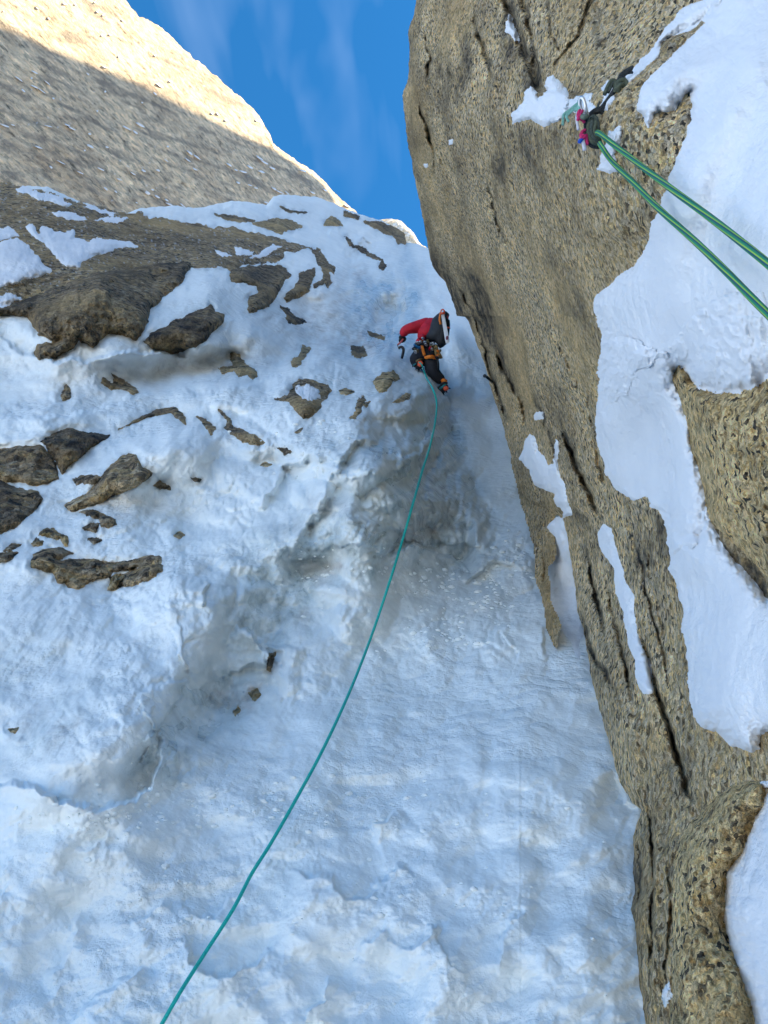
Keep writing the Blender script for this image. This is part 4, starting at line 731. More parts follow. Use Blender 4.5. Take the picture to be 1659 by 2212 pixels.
# ------------------------------------------------------------------ far cliff, sunlit at the top, and the peak behind it
def plane_d(a, b, c):
    M = np.array([[a[0], a[1], 1], [b[0], b[1], 1], [c[0], c[1], 1]], float); s = np.linalg.solve(M, 1 / np.array([a[2], b[2], c[2]], float))
    return lambda px, py: 1 / (s[0] * px + s[1] * py + s[2])
fC = plane_d((0, 400, 55), (740, 440, 110), (300, 0, 85))
RIDGE = np.array(V('1', (-900, -900), (200, -420), (440, -120), (545, 0), (575, 40), (600, 72), (640, 84), (700, 122), (750, 165), (790, 213), (822, 228), (830, 252), (865, 268), (900, 300), (980, 370), (1050, 430), (1090, 465), (1122, 502), (1145, 545), (1168, 585), (1180, 620), (1260, 680), (1340, 730), (1400, 780), (1450, 840), (1520, 900), (1600, 960), (1800, 1100)))
def C_relief(px, py):
    a = math.radians(24); u = px * math.cos(a) + py * math.sin(a); v = -px * math.sin(a) + py * math.cos(a)
    h = 2.4 * fbm(u / 190, v / 45, 3, 401) + 1.5 * rid(u / 70, v / 13, 3, 405, .55) + .8 * fbm(u / 22, v / 9, 3, 409, .6)
    s_, e = sided(px + 5 * pn(px / 20, py / 20, 3), py, V('1', (380, -60), (500, 100), (700, 270), (950, 480), (1160, 620)))
    h = h + 4 * sstep(-8, 8, s_) * np.exp(-np.clip(s_, 0, None) / 60) + np.where(s_ > 0, 3.5 * fbm(px / 14, py / 18, 3, 415), 0) * sstep(0, 10, s_) * (px < 600)
    return h
def build_C():
    xs = np.concatenate([np.arange(-420, -10, 14), np.arange(-10, 800, 3.0), ]); n = 210
    tp = np.interp(xs, RIDGE[:, 0], RIDGE[:, 1]) + 3.2 * fbm(xs / 16, xs * 0 + 3, 4, 421, .6)
    tp = np.maximum(tp, -420 + 0 * tp); t = np.linspace(0, 1, n)
    bot = np.interp(xs, [-420, 0, 480, 800], [620, 620, 640, 560]); PX = np.tile(xs, (n, 1)); PY = tp[None] + t[:, None] * np.maximum(bot - tp, 20)[None]
    D = fC(PX, PY) * (1 - C_relief(PX, PY) / F * 1.0)
    e = PY - tp[None]; D = D * (1 + .02 * np.exp(-e / 6))
    for m, dy in ((1.04, 1.5), (1.15, 10), (1.4, 40)):
        PX = np.vstack([xs, PX]); PY = np.vstack([tp + dy, PY]); D = np.vstack([fC(xs, tp) * m, D])
    a = math.radians(24); u = PX * math.cos(a) + PY * math.sin(a); v = -PX * math.sin(a) + PY * math.cos(a)
    st = np.clip((fbm(u / 120, v / 16, 4, 431, .6) - .10) * 1.7, 0, .8)
    du = np.clip((rid(u / 40, v / 9, 3, 433) - .78) * 6, 0, 1) * np.clip(fbm(px_c := PX / 150, PY / 150, 2, 435) * 2 + .2, 0, 1) * .6
    me = mesh_np('far_cliff', W(PX, PY, D).reshape(-1, 3), grid_faces(*PX.shape)[:, ::-1], M_FAR, attrs={'stain': st, 'dust': du})
    return link('far_cliff', me, kind='structure', label='huge smooth granite face behind the gully, sunlit along its top')
M_FAR = rock_mat('pale_granite_face', 2.2, [(0.42, 0.33, 0.24), (0.54, 0.42, 0.29), (0.48, 0.39, 0.29), (0.57, 0.46, 0.33), (0.44, 0.36, 0.27)], stain_shade_c=(0.19, 0.16, 0.13), bumpd=0.035, big=0.06, stretch=(1, 1, 1.6), rot=(0.0, 0.5, 0.3), veins=.08, dark=(0.30, 0.26, 0.2), lo=.78)
cliff = build_C()
flakes = V('1', (80, 340), (150, 375), (180, 392), (205, 358), (100, 392), (20, 542), (55, 540), (210, 545), (290, 540), (310, 555), (265, 702), (220, 722), (345, 745), (435, 730), (390, 632), (165, 636), (380, 320), (150, 312), (670, 405),
           (610, 350 + 190), (600, 538), (585, 572), (545, 552), (810, 690), (850, 678), (820, 660), (1120, 682), (1140, 700), (1080, 722), (1130, 742), (1175, 726), (990, 712), (1020, 735), (1050, 742), (1080, 800), (1105, 812), (1185, 815), (1210, 830), (1240, 833),
           (660, 820), (640, 832), (680, 850), (720, 865), (735, 884), (590, 875), (500, 828), (515, 775), (457, 815), (620, 738), (683, 736), (575, 690 + 60), (635, 835), (790, 888), (1150, 875), (1405, 822), (1310, 738), (1350, 832), (1500, 890),
           (450, 290), (690, 370), (735, 352), (940, 492), (975, 520), (160, 35), (210, 80), (410, 10), (420, 52), (445, 66), (530, 90), (280, 18), (325, 20), (440, 155), (475, 150), (15, 48), (512, 245), (670, 240), (915, 490), (1108, 522))
r = random.Random(5)
for _ in range(34):
    x = r.uniform(-40, 700); y = r.uniform(150, 440)
    if y > np.interp(x, RIDGE[:, 0], RIDGE[:, 1]) + 90 and y < 400 + x * .02: flakes.append((x, y))
def flake(px, py, L_, w_, ang, sd_):
    rr = random.Random(sd_); n = 9; pts = []
    for i in range(n):
        a = 2 * math.pi * i / n; ra = rr.uniform(.7, 1.15)
        u = math.cos(a) * L_ * ra; v = math.sin(a) * w_ * ra
        pts.append((px + u * math.cos(ang) - v * math.sin(ang), py + u * math.sin(ang) + v * math.cos(ang)))
    px_ = np.array([p[0] for p in pts]); py_ = np.array([p[1] for p in pts])
    k = fC(px_, py_); base = W(px_, py_, k * .9985); c = W(px, py, fC(px, py) * .994)
    mid = W(px + (px_ - px) * .7, py + (py_ - py) * .7, k * .995)
    bk = W(px_, py_, k * 1.01)
    co = np.vstack([bk, base, mid, c[None]]) - c; fs = []
    for i in range(n):
        j = (i + 1) % n
        fs += [(i, j, n + j), (i, n + j, n + i), (n + i, n + j, 2 * n + j), (n + i, 2 * n + j, 2 * n + i), (2 * n + i, 2 * n + j, 3 * n)]
    me = mesh_np('snow_patch', co, np.array(fs), M_PATCH, attrs={'ice': np.zeros(len(co)), 'dirt_shade': np.zeros(len(co))})
    o = link('snow_patch', me, cliff); o.location = Vector(c)
for i, (x, y) in enumerate(flakes):
    if x < 5 and y < 20: continue
    big = r.random()
    flake(x, y, r.uniform(3.0, 9.5) * (1.2 if i < 60 else .7), r.uniform(1.3, 2.6), math.radians(r.uniform(12, 42)), i)

PK = np.array(V('e', (1150, 300), (1285, 270), (1360, 265), (1435, 280), (1460, 305), (1480, 325), (1530, 370), (1570, 440), (1590, 462), (1640, 490), (1720, 520), (1900, 700)))
def build_peak():
    xs = np.arange(PK[0, 0], 1000, 1.6); tp = np.interp(xs, PK[:, 0], PK[:, 1]) + 1.2 * fbm(xs / 7, xs * 0, 3, 501)
    n = 60; t = np.linspace(0, 1, n); PX = np.tile(xs, (n, 1)); PY = tp[None] + t[:, None] * 110
    D = 260 * (1 - (PX - 860) / 900) * (1 - (PY - 480) / 1500) * (1 - (2.0 * rid(PX / 26, PY / 22, 4, 503, .55)) / F * 2) * (1 + .03 * np.exp(-(PY - tp[None]) / 5))
    for m, dy in ((1.05, 1), (1.4, 14)):
        PX = np.vstack([xs, PX]); PY = np.vstack([tp + dy, PY]); D = np.vstack([D[0] * m, D])
    me = mesh_np('distant_peak', W(PX, PY, D).reshape(-1, 3), grid_faces(*PX.shape)[:, ::-1], M_FAR, attrs={'stain': PX * 0, 'dust': np.clip((rid(PX / 20, PY / 9, 3, 505) - .3) * 2, 0, .5)})
    link('distant_peak', me, kind='structure', label='small sunlit golden summit far behind the head of the gully')
build_peak()

# ------------------------------------------------------------------ unseen, added for the light: a shading ridge and a sunlight-bouncing snow basin
M_SHADE_RIDGE = rock_mat('ridge_granite_and_snow', 0.3, GRY, bumpd=0.3, big=0.02, veins=.2)
def build_shade_ridge():  # added out of view, shaped along sun rays to cast the cliff's shadow edge
    term = V('1', (-900, -300), (-300, -20), (0, 110), (90, 145), (200, 200), (400, 282), (500, 320), (600, 360), (700, 412), (820, 472), (900, 508), (1000, 562), (1100, 610), (1180, 640), (1260, 694), (1380, 770), (1440, 850))
    T = np.array(term); base = W(T[:, 0], T[:, 1], fC(T[:, 0], T[:, 1]))
    S = np.array(SUN); top = base + S * 150
    d0 = top[1] - top[3]; d0 = d0 / np.linalg.norm(d0)
    pre = [top[0] + np.array([-.1, -1, -.18]) * k for k in (600, 350, 200, 100, 50, 20)]
    for p in pre: p[2] = max(p[2], 160)
    top = np.vstack([pre, top]); n = len(top); rows = []
    rr = np.random.default_rng(3)
    for dx, dz in ((160, -500), (120, -300), (70, -130), (30, -45), (8, -8), (0, 0), (-3, -14), (-8, -60), (-16, -140), (-40, -320), (-60, -420)):
        rw = top + np.array([dx, 0, dz]);
        if abs(dz) > 10: rw = rw + rr.normal(0, 2.2, rw.shape) * [1, .4, 1]
        rows.append(rw)
    R_ = np.array(rows); me = mesh_np('shade_ridge', R_.reshape(-1, 3), grid_faces(len(rows), n), M_SHADE_RIDGE, attrs={'stain': np.zeros(R_.shape[0] * n), 'dust': np.full(R_.shape[0] * n, .35)})
    link('shade_ridge', me, kind='structure', label='unseen ridge added above the right wall, shaped to keep the gully in shade')
build_shade_ridge()
def build_bounce_valley():  # snow basin added out of view to bounce sunlight into the gully
    n = 70; a = np.linspace(-1, 1, n); X, Y = np.meshgrid(a * np.abs(a) * 6000, a * np.abs(a) * 6000)
    Z = -420 + 60 * fbm(X / 900, Y / 900, 3, 601) + np.clip((np.hypot(X, Y) - 2500) / 3000, 0, 1) ** 1.3 * (900 + 500 * rid(X / 1300, Y / 1300, 3, 605))
    me = mesh_np('bounce_valley', np.stack([X, Y, Z], -1).reshape(-1, 3), grid_faces(n, n), M_SNOW, attrs={'ice': Z * 0, 'dirt_shade': Z * 0})
    link('bounce_valley', me, kind='structure', label='unseen snow basin added far below the gully to bounce sunlight into it')
build_bounce_valley()

# ------------------------------------------------------------------ tubes, skins
def catmull(P, n):
    P = [Vector(p) for p in P]; P = [P[0] * 2 - P[1]] + P + [P[-1] * 2 - P[-2]]; out = []
    for i in range(1, len(P) - 2):
        for k in range(n):
            t = k / n; a, b, c, d = P[i - 1], P[i], P[i + 1], P[i + 2]
            out.append(.5 * ((2 * b) + (c - a) * t + (2 * a - 5 * b + 4 * c - d) * t * t + (3 * b - a - 3 * c + d) * t ** 3))
    out.append(P[-2]); return out
def tube(name, pts, rad, mat, parent=None, sub=6, sides=10, twist=0.0, flat=1.0, **tags):
    C = catmull(pts, sub); n = len(C); R_ = [rad] * n if not hasattr(rad, '__len__') else list(np.interp(np.linspace(0, len(rad) - 1, n), range(len(rad)), rad))
    nrm = None; co = []; c0 = sum(C, Vector()) / n; ang = []
    for i, c in enumerate(C):
        tg = (C[min(i + 1, n - 1)] - C[max(i - 1, 0)]).normalized()
        if nrm is None: nrm = tg.cross(Vector((0.2, 0.5, 0.8))).normalized()
        nrm = (nrm - tg * nrm.dot(tg)).normalized(); bn = tg.cross(nrm)
        for k in range(sides):
            a = 2 * math.pi * k / sides; co.append(tuple(c - c0 + (nrm * math.cos(a) + bn * math.sin(a) * flat) * R_[i])); ang.append((k / sides))
    fs = [(i * sides + k, i * sides + (k + 1) % sides, (i + 1) * sides + (k + 1) % sides, (i + 1) * sides + k) for i in range(n - 1) for k in range(sides)]
    me = mesh_np(name, co, np.array(fs), mat)
    uv = me.uv_layers.new(name='UVMap'); buf = []
    L_ = 0; cum = [0]
    for i in range(1, n): L_ += (C[i] - C[i - 1]).length; cum.append(L_)
    for i in range(n - 1):
        for k in range(sides): buf += [k / sides, cum[i], (k + 1) / sides, cum[i], (k + 1) / sides, cum[i + 1], k / sides, cum[i + 1]]
    uv.data.foreach_set('uv', buf)
    # caps
    import bmesh
    bm = bmesh.new(); bm.from_mesh(me); bm.verts.ensure_lookup_table()
    try: bm.faces.new([bm.verts[k] for k in range(sides)][::-1]); bm.faces.new([bm.verts[(n - 1) * sides + k] for k in range(sides)])
    except Exception: pass
    bm.to_mesh(me); bm.free()
    o = link(name, me, parent, **tags); o.location = c0 - (parent.location if parent is not None and parent.type == 'EMPTY' else (parent.matrix_world.translation if parent is not None else Vector()))
    return o
def empty(name, loc, **tags):
    o = bpy.data.objects.new(name, None); COL.objects.link(o); o.location = loc; o.empty_display_size = .1
    for k, v in tags.items(): o[{'cat': 'category'}.get(k, k)] = v
    return o
def place(o, parent): 
    """child built in world space: make its location relative to the parent"""
    loc = o.location.copy(); o.parent = parent; p = parent; base = Vector()
    while p is not None: base += p.location; p = p.parent
    o.location = loc - base
def skin(name, verts, edges, mat, parent, levels=2):
    """verts: list of (world point, radius)"""
    c0 = sum((Vector(v[0]) for v in verts), Vector()) / len(verts)
    me = bpy.data.meshes.new(name); me.from_pydata([Vector(v[0]) - c0 for v in verts], edges, []); tmp = bpy.data.objects.new('tmp', me); COL.objects.link(tmp)
    s = tmp.modifiers.new('s', 'SKIN'); s.branch_smoothing = .6
    for i, v in enumerate(verts):
        rr = v[1] if hasattr(v[1], '__len__') else (v[1], v[1]); me.skin_vertices[0].data[i].radius = rr
    me.skin_vertices[0].data[0].use_root = True
    q = tmp.modifiers.new('q', 'SUBSURF'); q.levels = levels; q.render_levels = levels
    dg = bpy.context.evaluated_depsgraph_get(); dg.update(); m2 = bpy.data.meshes.new_from_object(tmp.evaluated_get(dg)); m2.name = name
    bpy.data.objects.remove(tmp)
    m2.materials.clear(); m2.materials.append(mat)
    for p in m2.polygons: p.use_smooth = True
    o = link(name, m2); o.location = c0
    if parent is not None: place(o, parent)
    return o
def solid(name, outline, d_front, thick, mat, parent=None, bulge=0.0, **tags):
    """closed piece from a traced outline (view coordinates), real thickness away from the viewer"""
    P = np.asarray(outline, float); n = len(P); df = np.asarray(d_front, float) * np.ones(n); c = P.mean(0)
    ins = c + (P - c) * .78
    rows = [W(P[:, 0], P[:, 1], df + thick), W(P[:, 0], P[:, 1], df + thick * .25), W(ins[:, 0], ins[:, 1], df - bulge * .8), W([c[0]], [c[1]], [df.mean() - bulge]), W([c[0]], [c[1]], [df.mean() + thick])]
    co = np.vstack(rows); c0 = co.mean(0); fs = []
    for i in range(n):
        j = (i + 1) % n
        fs += [(i, j, n + j), (i, n + j, n + i), (n + i, n + j, 2 * n + j), (n + i, 2 * n + j, 2 * n + i), (2 * n + i, 2 * n + j, 3 * n), (j, i, 3 * n + 1)]
    me = mesh_np(name, co - c0, np.array(fs), mat, smooth=bulge > 0)
    o = link(name, me, None, **tags); o.location = Vector(c0)
    if parent is not None: place(o, parent)
    return o
def tub(name, pts, rad, mat, parent=None, **k):
    tags = {x: k.pop(x) for x in ('label', 'cat', 'group', 'kind') if x in k}
    o = tube(name, pts, rad, mat, None, **k, **tags)
    if parent is not None: place(o, parent)
    return o
def WP(lst, d): 
    """list of view points (+optional own distance offset) -> world points"""
    return [Vector(W(p[0], p[1], d + (p[2] if len(p) > 2 else 0))) for p in lst]
def V3(tag, *pts):
    ox, oy, s = VIEW[tag]; return [(ox + p[0] * s, oy + p[1] * s) + tuple(p[2:]) for p in pts]

# ------------------------------------------------------------------ the climber
M_RED = simple('red_jacket_fabric', (0.50, 0.012, 0.03), .75, bscale=14, bd=.012)
M_BLK = simple('black_trouser_fabric', (0.012, 0.013, 0.02), .8, bscale=14, bd=.01)
M_GREY = simple('charcoal_pack_fabric', (0.024, 0.027, 0.033), .7, bscale=12, bd=.008)
M_PBLK = simple('black_pack_fabric', (0.010, 0.011, 0.014), .7, bscale=12, bd=.008)
M_ORG = simple('orange_webbing', (0.75, 0.20, 0.02), .6, bscale=60)
M_COR = simple('coral_rubber_sole', (0.85, 0.13, 0.06), .6, bscale=60)
M_TEAL = simple('teal_boot_fabric', (0.02, 0.22, 0.26), .6, bscale=60)
M_WHT = simple('white_painted_metal', (0.75, 0.78, 0.83), .4, bscale=20, var=.06)
M_STL = simple('brushed_steel', (0.55, 0.56, 0.58), .3, .9, bscale=80, var=.1)
M_DST = simple('dark_anodised_metal', (0.03, 0.035, 0.04), .4, .6, bscale=60)
M_GLD = simple('brass_coloured_metal', (0.20, 0.15, 0.07), .35, .7, bscale=60)
M_BLU = simple('blue_anodised_metal', (0.02, 0.18, 0.42), .35, .6, bscale=60)
M_SKN = simple('skin', (0.5, 0.3, 0.22), .5, bscale=30, var=.1)
M_TAN = simple('tan_glove_leather', (0.30, 0.20, 0.08), .7, bscale=40)
M_HLM = simple('orange_helmet_shell', (0.7, 0.12, 0.03), .4, bscale=10, var=.08)
dC = float(min(fieldA.at(955, 838), fieldA.at(905, 800), fieldA.at(930, 760))) - .12
def Z(x, y, o=0.0): ox, oy, s = VIEW['z']; return Vector(W(ox + x * s, oy + y * s, dC + o))
person = empty('person', Z(850, 1100, .1), label='climber in red jacket and black trousers with a pack, front pointing up the ice', cat='person')
# one continuous body: pelvis, spine, neck, head, both arms, both legs
bv = [(Z(830, 930, .06), (.155, .13)), (Z(800, 800, .10), (.135, .115)), (Z(850, 640, .18), (.15, .12)), (Z(920, 480, .26), (.16, .11)), (Z(970, 450, .30), (.06, .06)), (Z(1020, 400, .36), (.07, .08)), (Z(1035, 360, .38), (.05, .06)),
      (Z(840, 470, .24), (.085, .085)), (Z(700, 500, .16), (.068, .068)), (Z(500, 530, .14), (.055, .055)), (Z(462, 590, .16), (.047, .047)), (Z(440, 655, .2), (.036, .036)),
      (Z(1010, 480, .30), (.08, .08)), (Z(1090, 380, .42), (.06, .06)), (Z(1110, 250 + 60, .55), (.05, .05)), (Z(1120, 300, .62), (.036, .036)),
      (Z(720, 960, .04), (.115, .115)), (Z(630, 1040, .02), (.092, .092)), (Z(640, 1080, .10), (.07, .07)), (Z(700, 1085, .12), (.05, .05)),
      (Z(895, 1030, .02), (.115, .115)), (Z(900, 1150, -.02), (.10, .10)), (Z(930, 1245, -.03), (.082, .082)), (Z(1030, 1330, 0), (.07, .07)), (Z(1085, 1395, .02), (.055, .055))]
be = [(0, 1), (1, 2), (2, 3), (3, 4), (4, 5), (5, 6), (3, 7), (7, 8), (8, 9), (9, 10), (10, 11), (3, 12), (12, 13), (13, 14), (14, 15), (0, 16), (16, 17), (17, 18), (18, 19), (0, 20), (20, 21), (21, 22), (22, 23), (23, 24)]
skin('body', bv, be, M_BLK, person)
# jacket: over torso and arms
jv = [(Z(775, 730, .08), (.135, .12)), (Z(740, 690, .07), (.10, .10)), (Z(845, 600, .17), (.17, .14)), (Z(905, 480, .24), (.18, .13)), (Z(830, 480, .22), (.10, .10)), (Z(690, 505, .15), (.082, .082)), (Z(520, 535, .12), (.068, .066)), (Z(465, 590, .14), (.062, .06)), (Z(448, 640, .17), (.05, .05)),
      (Z(1010, 480, .30), (.095, .095)), (Z(1090, 390, .42), (.075, .075)), (Z(1112, 320, .55), (.06, .06))]
skin('jacket', [(Z(770, 735, .08), (.15, .12)), (Z(845, 620, .15), (.17, .13)), (Z(900, 510, .22), (.16, .12)), (Z(925, 440, .26), (.10, .08))], [(0, 1), (1, 2), (2, 3)], M_RED, person)
skin('sleeve', [(Z(900, 462, .2), (.10, .09)), (Z(800, 482, .18), (.098, .09)), (Z(690, 508, .15), (.085, .08)), (Z(560, 530, .12), (.07, .066)), (Z(480, 560, .13), (.066, .062)), (Z(455, 610, .15), (.058, .056)), (Z(446, 650, .17), (.048, .046))], [(i, i + 1) for i in range(6)], M_RED, person)
skin('sleeve', [(Z(990, 480, .30), (.095, .095)), (Z(1080, 400, .42), (.075, .075)), (Z(1108, 330, .55), (.06, .06))], [(0, 1), (1, 2)], M_RED, person)
# hem of the jacket flaring at the left hip
solid('jacket_hem', V('z', (760, 610), (715, 640), (675, 690), (640, 745), (628, 785), (655, 800), (730, 775), (800, 720), (810, 640)), dC - .02, .12, M_RED, person, bulge=.05)
# gloves with fingers closed round the axe shaft
def hand(cx, cy, o, s, mat):
    sk = [(Z(cx, cy - 40, o), .036), (Z(cx - 6, cy, o), (.046, .034)), (Z(cx - 12, cy + 30, o), (.044, .03))]
    ed = [(0, 1), (1, 2)]; g = skin('glove', sk, ed, mat, person, 2)
    for i, (fx, ln) in enumerate(((-44, 34), (-24, 42), (-2, 42), (18, 34))):
        f = tub('finger', [Z(cx + fx * s + 4, cy + 26, o), Z(cx + fx * s, cy + 26 + ln * .6, o - .02), Z(cx + fx * s + 4, cy + 30 + ln, o + .015), Z(cx + fx * s + 14, cy + 24 + ln * .7, o + .035)], [.012, .012, .011, .009], mat, g, sub=3, sides=7)
    tub('thumb', [Z(cx + 34, cy - 4, o), Z(cx + 48 * s, cy + 26, o), Z(cx + 34 * s, cy + 54, o + .01)], [.015, .013, .010], mat, g, sub=3, sides=7)
hand(438, 678, .2, 1, M_PBLK); hand(1120, 300, .64, 1, M_PBLK)
# boots with crampons
def boot(tag_pts_sole, heel, cuff, o, up):
    b = solid('boot', V('z', *tag_pts_sole), dC + o, .16, M_PBLK, person, bulge=.04)
    solid('heel', V('z', *heel), dC + o - .055, .05, M_COR, b, bulge=.02)
    solid('cuff', V('z', *cuff), dC + o - .03, .05, M_TEAL, b, bulge=.02)
    return b
b1 = boot([(590, 1090), (680, 1040), (770, 1030), (790, 1100), (760, 1150), (700, 1205), (655, 1165), (600, 1130)], [(685, 1055), (735, 1040), (775, 1080), (765, 1125), (715, 1148), (678, 1120)], [(600, 1118), (660, 1072), (672, 1086), (612, 1135)], -.02, 0)
b2 = boot([(960, 1480), (1040, 1430), (1120, 1390), (1165, 1440), (1180, 1490), (1120, 1545), (1048, 1592), (1000, 1535)], [(1085, 1470), (1130, 1440), (1172, 1465), (1170, 1505), (1125, 1530), (1092, 1510)], [(1005, 1495), (1110, 1405), (1140, 1415), (1125, 1440), (1030, 1512)], -.04, 0)
for b, pts in ((b1, [((660, 1160), (648, 1190)), ((700, 1200), (697, 1232)), ((740, 1175), (752, 1206)), ((780, 1120), (806, 1136)), ((610, 1120), (590, 1150))]), (b2, [((1000, 1530), (976, 1550)), ((1048, 1588), (1040, 1620)), ((1090, 1560), (1102, 1592)), ((1140, 1530), (1150, 1565)), ((1178, 1480), (1206, 1490))])):
    for (p, q) in pts: tub('crampon_point', [Z(*p, -.03), Z((p[0] + q[0]) / 2, (p[1] + q[1]) / 2, -.03), Z(*q, -.01)], [.010, .007, .002], M_DST, b, sub=2, sides=6)
tub('crampon_strap', [Z(655, 1060, -.06), Z(700, 1030, -.07), Z(770, 1020, -.05)], .012, M_GLD, b1, sub=3, sides=6)
tub('crampon_strap', [Z(1040, 1430, -.07), Z(1090, 1395, -.09), Z(1150, 1400, -.06)], .012, M_GREY, b2, sub=3, sides=6)
tub('gaiter_trim', [Z(1062, 1362, -.05), Z(1095, 1345, -.075), Z(1140, 1366, -.04)], .014, M_ORG, person, sub=4, sides=6)
tub('gaiter_trim', [Z(1070, 1385, -.05), Z(1105, 1370, -.08), Z(1145, 1392, -.04)], .010, M_ORG, person, sub=4, sides=6)
# harness and rack
har = tub('harness', [Z(650, 800, .02), Z(700, 780, -.06), Z(800, 790, -.09), Z(900, 800, -.07), Z(980, 830, .02)], .028, M_PBLK, person, sub=4, sides=8)
tub('leg_loop', [Z(800, 1000, -.08), Z(860, 985, -.12), Z(920, 985, -.11), Z(970, 1010, -.05)], .022, M_ORG, har, sub=4, sides=8, flat=.6)
tub('leg_loop', [Z(730, 720, -.06), Z(745, 800, -.09), Z(765, 880, -.10), Z(790, 960, -.09)], .018, M_ORG, har, sub=4, sides=8, flat=.6)
rg = random.Random(4)
for (x, y, mt) in [(655, 770, M_STL), (690, 760, M_STL), (720, 750, M_STL), (640, 810, M_BLU), (675, 825, M_BLU), (705, 840, M_BLU), (620, 850, M_DST), (640, 880, M_GLD), (680, 890, M_GLD), (650, 905, M_STL), (800, 750, M_STL), (835, 740, M_GLD), (860, 770, M_GLD), (815, 790, M_STL),
                   (890, 790, M_STL), (920, 770, M_STL), (940, 800, M_STL), (900, 830, M_GLD), (880, 850, M_RED), (910, 870, M_STL), (985, 880, M_GLD), (960, 860, M_GLD), (1000, 900, M_ORG), (1030, 890, M_GLD), (1000, 960, M_ORG), (1030, 990, M_GLD), (990, 1000, M_DST), (720, 690, M_RED), (760, 690, M_STL)]:
    a = rg.uniform(0, 6.28); L_ = 24; w_ = 12
    ring = [Z(x + L_ * math.cos(t) * math.cos(a) - w_ * math.sin(t) * math.sin(a), y + L_ * math.cos(t) * math.sin(a) + w_ * math.sin(t) * math.cos(a), -.14 + .02 * math.sin(t + a)) for t in np.linspace(0, 6.28, 9)]
    tub('karabiner', ring, .0085, mt, har, sub=2, sides=6)
for (x, y, x2, y2) in [(880, 800, 900, 940), (915, 820, 925, 950), (985, 820, 1000, 950), (1000, 900, 1060, 1000), (990, 1000, 1010, 1190)]:
    tub('gear_sling', [Z(x, y, -.12), Z((x + x2) / 2 + 8, (y + y2) / 2, -.13), Z(x2, y2, -.1)], .013, rg.choice([M_DST, M_TAN, M_GLD]), har, sub=3, sides=6)
solid('spare_gloves', V('z', (940, 780), (985, 785), (1000, 850), (1000, 960), (960, 975), (945, 900), (950, 850)), dC - .12, .06, M_TAN, har, bulge=.03)
# helmet
hp = Z(1000, 330, .42); hm = skin('helmet', [(Z(1030, 440, .36), (.075, .09)), (Z(1035, 390, .38), (.08, .09)), (Z(1040, 350, .40), (.06, .07))], [(0, 1), (1, 2)], M_HLM, person)

pack = empty('backpack', Z(980, 600, 0), label='charcoal climbing backpack on the climber, with a white stake strapped to it', cat='backpack')
solid('pack_bag', V('z', (1045, 268), (985, 310), (920, 372), (890, 450), (862, 540), (830, 610), (800, 655), (835, 715), (900, 745), (955, 745), (1000, 800), (1030, 855), (1080, 830), (1130, 790), (1150, 740), (1175, 600), (1195, 470), (1185, 400), (1150, 370), (1125, 285)), dC - .02, .24, M_GREY, pack, bulge=.14)
solid('pack_side', V('z', (1050, 290), (1130, 300), (1150, 370), (1190, 400), (1196, 480), (1180, 640), (1140, 780), (1085, 828), (1032, 853), (1000, 800), (985, 700), (1000, 560), (1040, 440)), dC - .10, .12, M_PBLK, pack, bulge=.06)
stake = empty('snow_stake', Z(1120, 500, -.2), label='white drilled snow stake strapped upright on the back of the climber\'s pack', cat='snow stake')
solid('blade', V('z', (1050, 298), (1100, 282), (1125, 400), (1165, 600), (1190, 745), (1175, 762), (1130, 776), (1112, 700), (1085, 520)), dC - .215, .03, M_WHT, stake)
solid('emblem', V('z', *[(1148 + 22 * math.cos(t) - 4 * math.sin(t), 682 + 34 * math.sin(t)) for t in np.linspace(0, 6.28, 13)[:-1]]), dC - .222, .008, simple('maroon_print', (.18, .06, .09), .5), stake)
tub('tape', [Z(1045, 300, -.215), Z(1075, 290, -.235), Z(1108, 292, -.215)], .012, M_COR, stake, sub=3, sides=6)
tub('pack_strap', [Z(1042, 290, -.2), Z(1030, 380, -.22), Z(1045, 470, -.20)], .012, M_ORG, pack, sub=4, sides=6)
tub('haul_loop', [Z(1046, 280, -.18), Z(1060, 240, -.2), Z(1085, 232, -.2), Z(1105, 255, -.2), Z(1108, 285, -.18)], .008, M_COR, pack, sub=4, sides=6)
tub('pack_strap', [Z(1150, 515, -.16), Z(1180, 520, -.15), Z(1192, 530, -.1)], .008, M_COR, pack, sub=3, sides=6)
axe = empty('ice_axe', Z(410, 800, .2), label='dark curved ice axe hanging below the climber\'s left glove', cat='ice axe')
tub('shaft', [Z(450, 700, .18), Z(425, 735, .17), Z(395, 765, .16), Z(362, 795, .15)], .011, simple('pink_grip_tape', (.45, .12, .12), .6), axe, sub=3, sides=8)
tub('curved_handle', [Z(384, 862, .16), Z(395, 835, .16), Z(425, 826, .16), Z(450, 850, .16), Z(455, 890, .16), Z(440, 960, .17), Z(428, 1012, .18)], [.008, .016, .018, .019, .018, .017, .014], M_DST, axe, sub=4, sides=8)
tub('leash', [Z(362, 795, .15), Z(372, 830, .13), Z(384, 862, .16)], .005, M_DST, axe, sub=4, sides=6)

